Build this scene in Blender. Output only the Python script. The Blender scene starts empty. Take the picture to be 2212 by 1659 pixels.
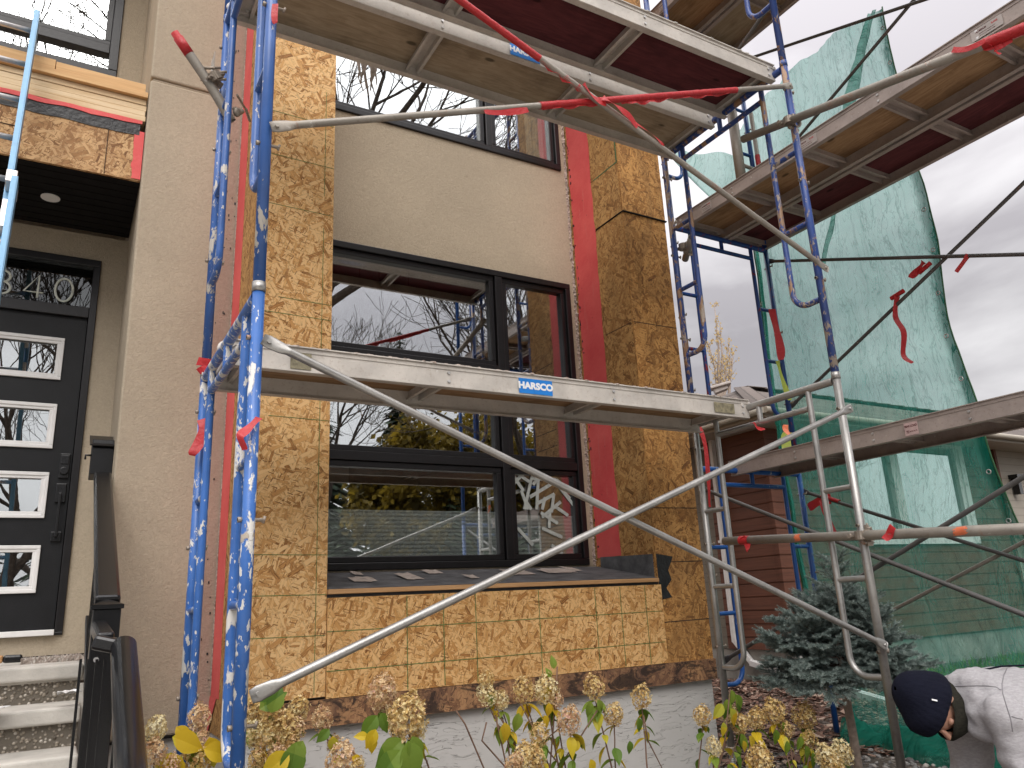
import bpy, math, random
from mathutils import Vector, Matrix, noise
rnd = random.Random(7)
sc = bpy.context.scene
COL = sc.collection

# ------------------------------------------------------------------ camera
F, PIT, ROL, YAW = 1666.69, 0.274835, -0.0489424, 0.533317
CX, CY = 1106.0, 829.5
FW = Vector((math.sin(YAW)*math.cos(PIT), math.cos(YAW)*math.cos(PIT), math.sin(PIT)))
_r = Vector((math.cos(YAW), -math.sin(YAW), 0)); _u = _r.cross(FW)
CR = _r*math.cos(ROL) + _u*math.sin(ROL)
CU = -_r*math.sin(ROL) + _u*math.cos(ROL)
def at(x, y, X=None, Y=None, Z=None):
    """where the sight line through a spot of the photograph meets a plane of the place"""
    d = CR*(x-CX)/F - CU*(y-CY)/F + FW
    if X is not None: return d*(X/d.x)
    if Y is not None: return d*(Y/d.y)
    return d*(Z/d.z)
cam = bpy.data.cameras.new('camera'); co = bpy.data.objects.new('camera', cam); COL.objects.link(co)
m = Matrix((CR, CU, -FW)).transposed().to_4x4(); co.matrix_world = m
cam.sensor_width = 36; cam.lens = F/2212*36; cam.clip_start = .02; cam.clip_end = 600
sc.camera = co

# ------------------------------------------------------------------ mesh helpers
WL = {}
def tag(o, label=None, cat=None, group=None, kind=None):
    if label: o['label'] = label
    if cat: o['category'] = cat
    if group: o['group'] = group
    if kind: o['kind'] = kind
    return o
def thing(name, loc, label, cat, group=None, rot=None):
    o = bpy.data.objects.new(name, None); COL.objects.link(o); o.location = loc
    o.empty_display_size = .1
    if rot: o.rotation_euler = rot
    WL[o] = Vector(loc)
    return tag(o, label, cat, group)
def copy_tree(o, parent=None):
    c = o.copy(); COL.objects.link(c); c.parent = parent
    WL[c] = Vector(o.location)
    for ch in list(o.children): copy_tree(ch, c)
    return c
class MB:
    def __init__(s): s.v = []; s.f = []; s.uv = []; s.mi = []; s.sm = []; s.m = 0
    def face(s, pts, uv=None, smooth=False):
        i = len(s.v); pts = [Vector(p) for p in pts]; s.v += pts
        s._f(list(range(i, i+len(pts))), uv, smooth)
    def _f(s, idx, uv=None, smooth=False):
        if uv is None:
            p = [s.v[k] for k in idx]
            n = Vector((0, 0, 0))
            for k in range(1, len(p)-1): n += (p[k]-p[0]).cross(p[k+1]-p[0])
            a = [abs(c) for c in n]
            if a[1] >= a[0] and a[1] >= a[2]: uv = [(q.x, q.z) for q in p]
            elif a[0] >= a[2]: uv = [(q.y+7.3, q.z) for q in p]
            else: uv = [(q.x, q.y) for q in p]
        s.f.append(idx); s.uv.append(uv); s.mi.append(s.m); s.sm.append(smooth)
    def box(s, x0, x1, y0, y1, z0, z1):
        i = len(s.v)
        s.v += [Vector(p) for p in ((x0,y0,z0),(x1,y0,z0),(x1,y1,z0),(x0,y1,z0),(x0,y0,z1),(x1,y0,z1),(x1,y1,z1),(x0,y1,z1))]
        for q in ((0,3,2,1),(4,5,6,7),(0,1,5,4),(1,2,6,5),(2,3,7,6),(3,0,4,7)): s._f([i+k for k in q])
        return s
    def bar(s, p, q, w, h, up=(0,0,1), uvs=True):
        p, q = Vector(p), Vector(q); d = (q-p); L = d.length; d.normalize()
        up = Vector(up); a = d.cross(up)
        if a.length < 1e-4: a = d.cross(Vector((0,1,0)))
        a.normalize(); b = a.cross(d)
        i = len(s.v)
        for c, t in ((p, 0), (q, L)):
            for x, y in ((-1,-1),(1,-1),(1,1),(-1,1)): s.v.append(c + a*x*w/2 + b*y*h/2)
        per = [w, h, w, h]; u = 0
        for k in range(4):
            k2 = (k+1) % 4
            s._f([i+k, i+k2, i+4+k2, i+4+k], [(0,u),(0,u+per[k]),(L,u+per[k]),(L,u)]); u += per[k]
        s._f([i+3,i+2,i+1,i]); s._f([i+4,i+5,i+6,i+7])
        return s
    def tube(s, pts, r, n=12, caps=True, hollow=False):
        pts = [Vector(p) for p in pts]
        rs = r if isinstance(r, (list, tuple)) else [r]*len(pts)
        T = []
        for k in range(len(pts)):
            a = pts[max(k-1, 0)]; b = pts[min(k+1, len(pts)-1)]
            t = (b-a); t.normalize(); T.append(t)
        ref = Vector((0,0,1)) if abs(T[0].z) < .9 else Vector((1,0,0))
        nrm = T[0].cross(ref).normalized(); L = 0; rings = []
        for k, p in enumerate(pts):
            if k: 
                ax = T[k-1].cross(T[k])
                if ax.length > 1e-6:
                    nrm = Matrix.Rotation(T[k-1].angle(T[k]), 3, ax.normalized()) @ nrm
                L += (p-pts[k-1]).length
            b = T[k].cross(nrm); i = len(s.v)
            for j in range(n):
                an = 2*math.pi*j/n
                s.v.append(p + (nrm*math.cos(an) + b*math.sin(an))*rs[k])
            rings.append((i, L))
        for k in range(len(pts)-1):
            (i, l0), (j, l1) = rings[k], rings[k+1]; c = 2*math.pi*max(rs[k], 1e-4)/n
            for q in range(n):
                q2 = (q+1) % n
                s._f([i+q, i+q2, j+q2, j+q], [(q*c,l0),((q+1)*c,l0),((q+1)*c,l1),(q*c,l1)], True)
        if hollow:
            for (i, l), p, rr, t, sg in ((rings[0], pts[0], rs[0], T[0], 1), (rings[-1], pts[-1], rs[-1], T[-1], -1)):
                j = len(s.v)
                for q in range(n): s.v.append(p + (s.v[i+q]-p)*.86)
                k = len(s.v)
                for q in range(n): s.v.append(p + (s.v[i+q]-p)*.8 + t*sg*.12)
                for q in range(n):
                    q2 = (q+1) % n
                    A = [i+q, j+q, j+q2, i+q2]; B = [j+q, k+q, k+q2, j+q2]
                    if sg < 0: A.reverse(); B.reverse()
                    s._f(A); s._f(B, None, True)
                C = [k+q for q in range(n)]
                s._f(C if sg < 0 else C[::-1])
        elif caps:
            i = rings[0][0]; s._f([i+q for q in range(n)][::-1])
            i = rings[-1][0]; s._f([i+q for q in range(n)])
        return s
    def blob(s, c, r, nu=14, nv=9, jit=0, fn=None):
        c = Vector(c); r = r if isinstance(r, (tuple, list)) else (r, r, r); i = len(s.v)
        for a in range(nv+1):
            th = math.pi*a/nv
            for b in range(nu):
                ph = 2*math.pi*b/nu
                p = Vector((r[0]*math.sin(th)*math.cos(ph), r[1]*math.sin(th)*math.sin(ph), r[2]*math.cos(th)))
                if jit: p *= 1 + jit*noise.noise(p*3/max(r) + c*5)
                if fn: p = fn(p)
                s.v.append(c+p)
        for a in range(nv):
            for b in range(nu):
                b2 = (b+1) % nu
                s._f([i+a*nu+b, i+(a+1)*nu+b, i+(a+1)*nu+b2, i+a*nu+b2], None, True)
        return s
    def pieces(s):
        """the loose pieces as meshes of their own"""
        par = list(range(len(s.v)))
        def fd(a):
            while par[a] != a: par[a] = par[par[a]]; a = par[a]
            return a
        for q in s.f:
            for k in q[1:]: par[fd(k)] = fd(q[0])
        grp = {}
        for n_, q in enumerate(s.f): grp.setdefault(fd(q[0]), []).append(n_)
        out = []
        for fs in grp.values():
            b = MB(); mp = {}
            for n_ in fs:
                for k in s.f[n_]:
                    if k not in mp: mp[k] = len(b.v); b.v.append(s.v[k])
                b.f.append([mp[k] for k in s.f[n_]]); b.uv.append(s.uv[n_]); b.mi.append(s.mi[n_]); b.sm.append(s.sm[n_])
            out.append(b)
        return out
    def build_each(s, name, *a, **k): return [p.build(name, *a, **k) for p in s.pieces()]
    def build(s, name, mats, parent=None, local=False, bevel=0, seg=2):
        me = bpy.data.meshes.new(name)
        off = Vector((0,0,0))
        if parent is not None and not local: off = WL[parent]
        me.from_pydata([tuple(p-off) for p in s.v], [], s.f)
        uvl = me.uv_layers.new(name='UVMap')
        flat = [c for u in s.uv for q in u for c in q]
        uvl.data.foreach_set('uv', flat)
        me.polygons.foreach_set('material_index', s.mi)
        me.polygons.foreach_set('use_smooth', s.sm)
        for mm in (mats if isinstance(mats, (list, tuple)) else [mats]): me.materials.append(mm)
        me.update()
        o = bpy.data.objects.new(name, me); COL.objects.link(o)
        if parent is not None: o.parent = parent
        WL[o] = off
        if bevel:
            b = o.modifiers.new('bevel', 'BEVEL'); b.width = bevel; b.segments = seg; b.limit_method = 'ANGLE'; b.angle_limit = .7
        return o
def single(mb, name, mats, label, cat, group=None, loc=None, **k):
    """a thing that is one mesh: origin moved to its first vertex or loc"""
    l = Vector(loc) if loc is not None else sum(mb.v, Vector((0,0,0)))/len(mb.v)
    mb.v = [p-l for p in mb.v]
    o = mb.build(name, mats, None, True, **k); o.location = l; WL[o] = l
    return tag(o, label, cat, group)
def arc(c, r, a0, a1, ax, ay, n=7):
    c = Vector(c); ax = Vector(ax); ay = Vector(ay)
    return [c + ax*r*math.cos(a0+(a1-a0)*k/n) + ay*r*math.sin(a0+(a1-a0)*k/n) for k in range(n+1)]
def jitline(p, q, n, amp, seed, ax):
    p, q, ax = Vector(p), Vector(q), Vector(ax); out = []
    for k in range(n+1):
        t = k/n; c = p.lerp(q, t)
        out.append(c + ax*amp*(noise.noise(Vector((seed, t*n*.35, 0)))*1.3 + noise.noise(Vector((seed+9, t*n*.9, 3)))*.6))
    return out
def strip(mb, A, B, thick=None, nrm=None):
    """quads between two polylines, given some thickness along nrm"""
    for k in range(len(A)-1): mb.face([A[k], A[k+1], B[k+1], B[k]])
    if thick:
        d = Vector(nrm)*thick
        for k in range(len(A)-1):
            mb.face([A[k]+d, B[k]+d, B[k+1]+d, A[k+1]+d])
            mb.face([A[k], A[k]+d, A[k+1]+d, A[k+1]]); mb.face([B[k], B[k+1], B[k+1]+d, B[k]+d])
    return mb

# ------------------------------------------------------------------ node helpers
class NG:
    def __init__(s, name):
        s.mat = bpy.data.materials.new(name); s.mat.use_nodes = True; s.nt = s.mat.node_tree
        s.nt.nodes.clear(); s.out = s.nt.nodes.new('ShaderNodeOutputMaterial')
        s._geo = None
    def set(s, sock, v):
        if isinstance(v, bpy.types.NodeSocket): s.nt.links.new(v, sock)
        elif isinstance(v, (tuple, list)) and len(v) == 3 and sock.type == 'RGBA': sock.default_value = (*v, 1)
        else: sock.default_value = v
    def n(s, typ, ins=None, **props):
        nd = s.nt.nodes.new('ShaderNode'+typ)
        for k, v in props.items(): setattr(nd, k, v)
        for k, v in (ins or {}).items(): s.set(nd.inputs[k], v)
        return nd
    def pos(s):
        if s._geo is None: s._geo = s.n('NewGeometry')
        return s._geo.outputs['Position']
    def uvm(s): return s.n('UVMap').outputs[0]
    def mapv(s, v, scale=(1,1,1), rot=0, loc=(0,0,0), inv=False):
        return s.n('Mapping', {'Vector': v, 'Scale': scale, 'Rotation': (0,0,rot) if not isinstance(rot, tuple) else rot, 'Location': loc}, vector_type='TEXTURE' if inv else 'POINT').outputs[0]
    def noise(s, v, scale, detail=3, rough=.5, dist=0, dim='3D', out='Fac'):
        return s.n('TexNoise', {'Vector': v, 'Scale': scale, 'Detail': detail, 'Roughness': rough, 'Distortion': dist}, noise_dimensions=dim).outputs[out]
    def rng(s, v, a, b, c=0, d=1, smooth=False):
        return s.n('MapRange', {'Value': v, 'From Min': a, 'From Max': b, 'To Min': c, 'To Max': d}, interpolation_type='SMOOTHSTEP' if smooth else 'LINEAR').outputs[0]
    def math(s, op, a, b=0.0):
        return s.n('Math', {0: a, 1: b}, operation=op, use_clamp=False).outputs[0]
    def ramp(s, v, stops, interp='LINEAR'):
        r = s.n('ValToRGB', {'Fac': v}); r.color_ramp.interpolation = interp
        el = r.color_ramp.elements
        while len(el) < len(stops): el.new(.5)
        for e, (p, c) in zip(el, stops): e.position = p; e.color = (*c, 1)
        return r.outputs[0]
    def mix(s, f, a, b, mode='MIX'):
        nd = s.nt.nodes.new('ShaderNodeMix'); nd.data_type = 'RGBA'; nd.blend_type = mode
        s.set(nd.inputs[0], f); s.set(nd.inputs[6], a); s.set(nd.inputs[7], b)
        return nd.outputs[2]
    def bump(s, h, dist=.01, strength=1, normal=None):
        i = {'Height': h, 'Distance': dist, 'Strength': strength}
        if normal: i['Normal'] = normal
        return s.n('Bump', i).outputs[0]
    def bsdf(s, **k):
        ins = {}
        for a, b in dict(color='Base Color', rough='Roughness', metal='Metallic', normal='Normal', spec='Specular IOR Level', alpha='Alpha', sheen='Sheen Weight', coat='Coat Weight', sss='Subsurface Weight', emit='Emission Color', estr='Emission Strength', trans='Transmission Weight').items():
            if a in k: ins[b] = k[a]
        p = s.n('BsdfPrincipled', ins); s.nt.links.new(p.outputs[0], s.out.inputs[0]); return p
    def done(s, sh=None):
        if sh is not None: s.nt.links.new(sh, s.out.inputs[0])
        return s.mat
def simple(name, color, rough=.6, metal=0, var=.15, scale=12, bscale=0, bdist=.001, spec=.5, color2=None, **k):
    g = NG(name); p = g.pos()
    nz = g.noise(p, scale, 5, .6)
    c2 = color2 or tuple(c*(1-var*1.6) for c in color); c1 = tuple(min(1, c*(1+var)) for c in color)
    a = dict(color=g.ramp(nz, [(.3, c2), (.7, c1)]), rough=rough, metal=metal, spec=spec)
    if bscale: a['normal'] = g.bump(g.noise(p, bscale, 4, .6), bdist)
    a.update(k); g.bsdf(**a); return g.mat
# ------------------------------------------------------------------ materials
def osb(name, light, mid, dark, vdark, stain=0, stain_col=(.1,.05,.02), seed=0.0, mould=0):
    g = NG(name); uv = g.uvm()
    wob = g.n('TexNoise', {'Vector': uv, 'Scale': 9, 'Detail': 2}, noise_dimensions='2D').outputs['Color']
    v = g.n('VectorMath', {0: g.n('VectorMath', {0: wob, 3: .018}, operation='SCALE').outputs[0], 1: uv}, operation='ADD').outputs[0]
    fine = g.noise(g.mapv(v, (12, 60, 1), .6), 3, 4, .6, dim='2D')
    col = g.ramp(fine, [(.3, mid), (.7, light)])
    hgt = fine
    lay = [(2.2, .030, .006, .1), (.25, .050, .012, .15), (1.7, .045, .010, .25), (2.75, .065, .015, .35), (.95, .075, .016, .4), (-.15, .09, .019, .5), (1.35, .085, .018, .55), (2.1, .11, .024, .62), (.55, .12, .030, .72), (2.85, .042, .006, .90), (1.15, .036, .0055, .93)]
    for i, (ang, L, W, thr) in enumerate(lay):
        q = g.mapv(v, (L, W, 1), ang, (seed+i*3.17, i*1.73+seed, 0), True)
        vo = g.n('TexVoronoi', {'Vector': q, 'Scale': 1.0, 'Randomness': 1.0}, voronoi_dimensions='2D', feature='F1', distance='CHEBYCHEV')
        sep = g.n('SeparateColor', {0: vo.outputs['Color']})
        edge = g.rng(vo.outputs['Distance'], .37, .40, 1, 0, True)
        on = g.rng(sep.outputs[0], thr, thr+.02)
        mask = g.math('MULTIPLY', edge, on)
        grain = g.noise(g.mapv(q, (1.2, 9, 1)), 1.5, 3, .6, dim='2D')
        tone = g.math('ADD', sep.outputs[1], g.rng(grain, .3, .7, -.16, .16))
        sc_ = g.ramp(tone, [(0, light), (.42, light), (.62, mid), (.90, dark), (.95, dark), (1, vdark)])
        if i > 8: sc_ = g.mix(sep.outputs[1], mid, vdark)
        rim = g.rng(vo.outputs['Distance'], .28, .40, 1.0, .62, True)
        sc_ = g.mix(1, sc_, g.n('CombineColor', {0: rim, 1: rim, 2: rim}).outputs[0], 'MULTIPLY')
        col = g.mix(mask, col, sc_)
        hgt = g.math('ADD', g.math('MULTIPLY', hgt, .6), g.math('MULTIPLY', mask, g.math('MULTIPLY', sep.outputs[2], .7)))
    big = g.noise(uv, 1.7, 4, .6, dim='2D')
    col = g.mix(g.rng(big, .35, .7, 0, .28), col, tuple(c*.75 for c in mid))
    if stain:
        st = g.noise(g.mapv(uv, (2.2, .9, 1)), 1.6, 6, .65, 1.0, dim='2D')
        col = g.mix(g.rng(st, .42, .68, 0, stain, True), col, stain_col)
    if mould:
        st = g.noise(g.mapv(uv, (1, 2.2, 1), 0, (4, 2, 0)), 5, 7, .75, .6, dim='2D')
        col = g.mix(g.rng(st, .50, .60, 0, mould, True), col, (.018, .014, .013))
    g.bsdf(color=col, rough=.72, spec=.3, normal=g.bump(hgt, .0025))
    return g.mat
M = {}
M['osb_new'] = osb('osb_new', (.78,.505,.235), (.66,.375,.140), (.47,.225,.070), (.16,.06,.017), seed=1.3)
M['osb_new2'] = osb('osb_new_panel', (.76,.465,.20), (.63,.34,.115), (.44,.20,.058), (.15,.055,.016), seed=5.1)
M['osb_old'] = osb('osb_weathered', (.60,.32,.105), (.45,.215,.062), (.27,.115,.033), (.09,.036,.012), .45, (.17,.085,.032), 8.7)
M['osb_ret'] = osb('osb_return', (.58,.335,.125), (.44,.225,.075), (.27,.12,.038), (.10,.045,.016), .3, (.20,.11,.045), 11.7)  # old dark board on the sides of the columns
M['osb_band'] = osb('osb_mouldy', (.42,.23,.11), (.30,.15,.075), (.16,.08,.045), (.06,.03,.02), .75, (.12,.065,.045), 15.2, .8)
M['osb_orange'] = osb('osb_porch', (.62,.40,.20), (.45,.255,.11), (.27,.13,.05), (.12,.05,.02), .35, (.22,.11,.05), 19.2)

def stucco(name, c, seed=0, rough=.9):
    g = NG(name); p = g.pos()
    a = g.noise(p, 1.1, 5, .62); b = g.noise(p, 62, 5, .78, .8); d = g.noise(p, 230, 2, .6)
    col = g.mix(g.rng(a, .3, .7), tuple(x*.88 for x in c), tuple(x*1.08 for x in c))
    col = g.mix(g.rng(b, .38, .66, 0, .42), col, tuple(x*.58 for x in c))
    vs = g.n('TexVoronoi', {'Vector': p, 'Scale': 2.2}); 
    spot = g.math('MULTIPLY', g.rng(vs.outputs['Distance'], .0, .04, 1, 0), .35)
    col = g.mix(spot, col, (.12,.08,.06))
    h = g.math('ADD', g.math('MULTIPLY', b, 1.0), g.math('MULTIPLY', d, .4))
    g.bsdf(color=col, rough=rough, spec=.2, normal=g.bump(h, .0065)); return g.mat
M['stucco'] = stucco('stucco', (.49,.415,.315))
M['stucco_pink'] = stucco('stucco_scraped', (.43,.32,.25))
M['stucco_smooth'] = stucco('stucco_panel', (.48,.40,.295))
def parge():
    g = NG('parged_foundation'); uv = g.uvm()
    w = g.n('TexNoise', {'Vector': uv, 'Scale': 6, 'Detail': 4}, noise_dimensions='2D').outputs['Color']
    v = g.n('VectorMath', {0: g.n('VectorMath', {0: w, 3: .05}, operation='SCALE').outputs[0], 1: uv}, operation='ADD').outputs[0]
    n1 = g.noise(g.mapv(v, (1.3, 9, 1)), 1.6, 4, .55, .25, dim='2D')
    saw = g.math('FRACT', g.math('MULTIPLY', n1, 7.0))
    h = g.math('ADD', saw, g.math('MULTIPLY', g.noise(g.pos(), 60, 3, .6), .3))
    ln = g.rng(saw, .0, .07, .85, 0)
    brk = g.rng(g.noise(uv, 5, 3, .5, dim='2D'), .36, .46)
    base = g.mix(g.noise(uv, 1.4, 5, .6, dim='2D'), (.47,.455,.435), (.61,.59,.565))
    col = g.mix(g.math('MULTIPLY', ln, brk), base, (.14,.13,.12))
    g.bsdf(color=col, rough=.85, spec=.25, normal=g.bump(g.math('ADD', g.math('MULTIPLY', g.math('MULTIPLY', ln, brk), -1.0), g.math('MULTIPLY', g.noise(g.pos(), 60, 3, .6), .4)), .002)); return g.mat
M['parge'] = parge()
M['concrete'] = simple('concrete', (.52,.49,.44), .85, var=.14, scale=5, bscale=60, bdist=.002)
M['nfound'] = simple('neighbour_concrete', (.27,.255,.23), .9, var=.3, scale=3, bscale=25, bdist=.004)
def aggregate():
    g = NG('exposed_aggregate'); p = g.pos()
    vo = g.n('TexVoronoi', {'Vector': p, 'Scale': 62}); s = g.n('SeparateColor', {0: vo.outputs['Color']})
    st = g.ramp(s.outputs[0], [(0,(.10,.08,.06)),(.4,(.26,.22,.17)),(.75,(.40,.34,.27)),(1,(.62,.57,.5))])
    col = g.mix(g.rng(vo.outputs['Distance'], .32, .5), st, (.13,.11,.085))
    g.bsdf(color=col, rough=.7, normal=g.bump(g.rng(vo.outputs['Distance'], .1, .55, 1, 0), .006)); return g.mat
M['aggregate'] = aggregate()
def red_membrane():
    g = NG('red_membrane'); p = g.pos()
    a = g.noise(p, 3, 5, .6); b = g.noise(g.mapv(p, (40, 40, 3)), 1, 3, .6)
    col = g.ramp(a, [(.3,(.62,.072,.075)),(.7,(.74,.13,.12))])
    col = g.mix(g.rng(b, .62, .7, 0, .35), col, (.62,.2,.17))
    vo = g.n('TexVoronoi', {'Vector': p, 'Scale': 9}); col = g.mix(g.rng(vo.outputs['Distance'], .03, .05, .7, 0), col, (.16,.03,.03))
    g.bsdf(color=col, rough=.62, spec=.35, normal=g.bump(g.noise(p, 30, 4, .6), .003)); return g.mat
M['red'] = red_membrane()
M['black_frame'] = simple('black_window_frame', (.011,.010,.011), .32, spec=.45, var=.2)
M['black_paint'] = simple('black_rail_paint', (.006,.006,.007), .26, spec=.55, var=.2, bscale=200, bdist=.0004)
M['door'] = simple('door_paint', (.009,.0095,.011), .45, spec=.3, bscale=150, bdist=.0008)
M['white_trim'] = simple('white_trim', (.74,.73,.72), .45, var=.04)
M['soffit_black'] = simple('black_soffit', (.006,.005,.005), .7, spec=.2, var=.3)
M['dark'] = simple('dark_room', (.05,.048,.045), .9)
M['membrane_grey'] = simple('grey_flashing_membrane', (.11,.11,.115), .8, var=.35, scale=9, bscale=90, bdist=.002)
M['membrane_black'] = simple('black_membrane', (.012,.012,.013), .45, var=.4, bscale=30, bdist=.006)
M['peel'] = simple('peeled_paper', (.47,.40,.35), .8, var=.2, scale=30)
M['mortar'] = simple('torn_stucco_edge', (.50,.40,.34), .95, var=.45, scale=60, bscale=80, bdist=.01)
def lumber(name, c1, c2, axis=(1.5, 22, 22)):
    g = NG(name); p = g.pos(); q = g.mapv(p, axis)
    n1 = g.noise(q, 1, 5, .6, 1.5); kn = g.n('TexVoronoi', {'Vector': g.mapv(p, (1.6, 6, 6)), 'Scale': 1})
    col = g.ramp(n1, [(.3, c2), (.6, c1)])
    col = g.mix(g.rng(kn.outputs['Distance'], .06, .12, .8, 0, True), col, tuple(x*.4 for x in c2))
    g.bsdf(color=col, rough=.65, spec=.3, normal=g.bump(n1, .001)); return g.mat
M['lumber'] = lumber('pale_lumber', (.72,.56,.36), (.60,.42,.23))
M['lumber_o'] = lumber('orange_lumber', (.66,.42,.20), (.52,.30,.13))
M['sill_wood'] = lumber('sill_board', (.52,.30,.14), (.36,.19,.08))
def ply(name, c1, c2, rot=0):
    g = NG(name); uv = g.n('TexCoord').outputs['Object']; q = g.mapv(uv, (2.2, 16, 3))
    n1 = g.noise(q, 1.2, 5, .65, 2.2); w = g.noise(g.mapv(uv, (30, 60, 1)), 2, 3, .5)
    blot = g.noise(g.pos(), 3.5, 5, .6)
    col = g.ramp(n1, [(.35, c2), (.62, c1)])
    col = g.mix(g.rng(blot, .5, .75, 0, .6), col, tuple(x*.45 for x in c2))
    kn = g.n('TexVoronoi', {'Vector': g.mapv(uv, (2.1, 4.5, 1)), 'Scale': 1})
    col = g.mix(g.rng(kn.outputs['Distance'], .04, .09, .85, 0, True), col, tuple(x*.25 for x in c2))
    g.bsdf(color=col, rough=.8, spec=.2, normal=g.bump(n1, .0012)); return g.mat
M['ply'] = ply('platform_plywood', (.42,.335,.235), (.30,.23,.15))
M['ply_o'] = ply('orange_plywood', (.42,.265,.145), (.28,.165,.085))
M['maroon'] = ply('maroon_plywood', (.135,.036,.040), (.085,.024,.028))
def metal(name, c, metalness=.6, rough=.42, dirt=(.30,.25,.20), dirt_amt=.5, streak=True, rust=0):
    g = NG(name); p = g.pos()
    a = g.noise(p, 6, 5, .65); b = g.noise(p, 55, 4, .7)
    col = g.mix(g.rng(a, .3, .7), tuple(x*.8 for x in c), tuple(x*1.15 for x in c))
    col = g.mix(g.rng(b, .56, .66, 0, dirt_amt), col, dirt)
    k = g.noise(p, 22, 5, .7)
    col = g.mix(g.rng(k, .66, .70, 0, .8), col, (.62,.60,.57))
    if rust: col = g.mix(g.rng(g.noise(p, 9, 5, .7, 1), .60, .66, 0, rust), col, (.36,.12,.05))
    ro = g.rng(a, .3, .7, rough*.8, rough*1.3)
    g.bsdf(color=col, rough=ro, metal=metalness, spec=.5, normal=g.bump(b, .0004)); return g.mat
M['galv'] = metal('galvanised_tube', (.40,.39,.37), .75, .40, (.24,.21,.18), .35)
M['galv_dull'] = metal('dull_tube', (.33,.30,.26), .45, .55, (.22,.18,.14), .5, rust=.3)
M['galv_dark'] = metal('dark_brace_tube', (.12,.115,.11), .4, .5, (.16,.14,.12), .2, rust=.2)
M['alu'] = metal('platform_aluminium', (.56,.52,.47), .15, .52, (.36,.29,.23), .4)
M['alu_pink'] = metal('brownish_platform_aluminium', (.40,.335,.30), .15, .55, (.22,.17,.14), .4)
M['alu_rail'] = metal('ladder_rungs', (.62,.61,.60), .6, .35, (.4,.36,.3), .3)
M['clamp'] = metal('clamp_steel', (.32,.27,.22), .5, .55, (.45,.40,.34), .6, rust=.5)
def paint_blue(name, base, splat, rustc, splat_lo, rust_lo, size=1.0, metal_=0.0):
    g = NG(name); p = g.pos(); ps = g.mapv(p, (1, 1, .42))
    a = g.noise(p, 5, 4, .6)
    col = g.mix(g.rng(a, .3, .7), tuple(x*.8 for x in base), tuple(x*1.2 for x in base))
    dens = g.rng(g.noise(p, 1.1, 3, .5), .3, .7, -.06, .07)
    n1 = g.math('ADD', g.noise(ps, 17*size, 5, .62, .4), dens)
    m1 = g.rng(n1, splat_lo, splat_lo+.025, 0, 1)
    n2 = g.math('ADD', g.noise(ps, 46*size, 3, .6), dens); m2 = g.rng(n2, splat_lo+.045, splat_lo+.07)
    n3 = g.noise(ps, 11, 5, .7, .8); m3 = g.rng(n3, rust_lo, rust_lo+.03)
    col = g.mix(m3, col, rustc); col = g.mix(g.math('MAXIMUM', m1, m2), col, splat)
    ro = g.mix(m1, (.33,.33,.33), (.75,.75,.75))
    g.bsdf(color=col, rough=ro, spec=.5, normal=g.bump(g.math('ADD', m1, m3), .0015)); return g.mat
M['blue'] = paint_blue('blue_frame_paint', (.042,.118,.36), (.62,.58,.52), (.06,.09,.2), .60, .74)
M['blue_low'] = paint_blue('blue_frame_paint_splattered', (.038,.125,.38), (.62,.60,.56), (.40,.34,.27), .555, .68)
M['blue_worn'] = paint_blue('blue_frame_paint_worn', (.035,.075,.26), (.42,.35,.29), (.33,.20,.12), .60, .54)
M['blue_far'] = paint_blue('blue_frame_paint_far', (.014,.085,.32), (.35,.36,.40), (.10,.05,.05), .66, .70)
M['red_blue'] = paint_blue('red_taped_blue_paint', (.018,.06,.24), (.24,.02,.03), (.28,.02,.03), .66, .585, .4)
def tape(name, c, tr=.25):
    g = NG(name); p = g.pos(); n1 = g.noise(p, 45, 4, .6, .6)
    pr = g.n('BsdfPrincipled', {'Base Color': g.mix(n1, tuple(x*.75 for x in c), tuple(min(1, x*1.15) for x in c)), 'Roughness': .38, 'Normal': g.bump(n1, .005)})
    tl = g.n('BsdfTranslucent', {'Color': c})
    return g.done(g.n('MixShader', {0: tr, 1: pr.outputs[0], 2: tl.outputs[0]}).outputs[0])
M['tape'] = tape('red_tape', (.60,.035,.04))
M['tape_o'] = tape('orange_tape', (.85,.22,.10))
M['tape_y'] = tape('yellow_tape', (.62,.70,.12), .4)
M['ladder_blue'] = simple('ladder_fibreglass', (.15,.36,.58), .38, var=.06, bscale=120, bdist=.0004)
M['sticker_blue'] = simple('sticker_blue', (.012,.20,.62), .4, var=.1)
M['white'] = simple('white_ink', (.8,.8,.8), .5, var=.03)
M['label_pink'] = simple('label_pale_red', (.56,.40,.38), .5, var=.1, scale=40)
M['ink_dark'] = simple('dark_ink', (.10,.02,.02), .6, var=.1)
M['label_grey'] = simple('label_grey', (.44,.39,.36), .5, var=.1)
M['ink_red'] = simple('red_ink', (.45,.04,.04), .6, var=.1)
M['patch'] = simple('adhesive_patch', (.25,.22,.14), .7, var=.35, scale=40)
M['chalk'] = simple('green_guide_line', (.13,.20,.055), .8, var=.5, scale=60)
M['seam'] = simple('panel_seam', (.045,.025,.015), .9, var=.6, scale=30)
M['seam_green'] = simple('green_edge', (.03,.12,.045), .6)
def glass(name, refl=.55, tint=(.9,.93,.92), wob=.00018, rough=0.0):
    g = NG(name); p = g.pos()
    nr = g.bump(g.noise(p, 2.6, 3, .5), wob)
    gl = g.n('BsdfGlossy', {'Color': (.93,.96,.97), 'Roughness': rough, 'Normal': nr})
    tr = g.n('BsdfTransparent', {'Color': tint})
    fr = g.n('LayerWeight', {'Blend': .35}).outputs['Facing']
    f = g.rng(fr, 0, 1, refl, min(1, refl+.35))
    return g.done(g.n('MixShader', {0: f, 1: tr.outputs[0], 2: gl.outputs[0]}).outputs[0])
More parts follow.
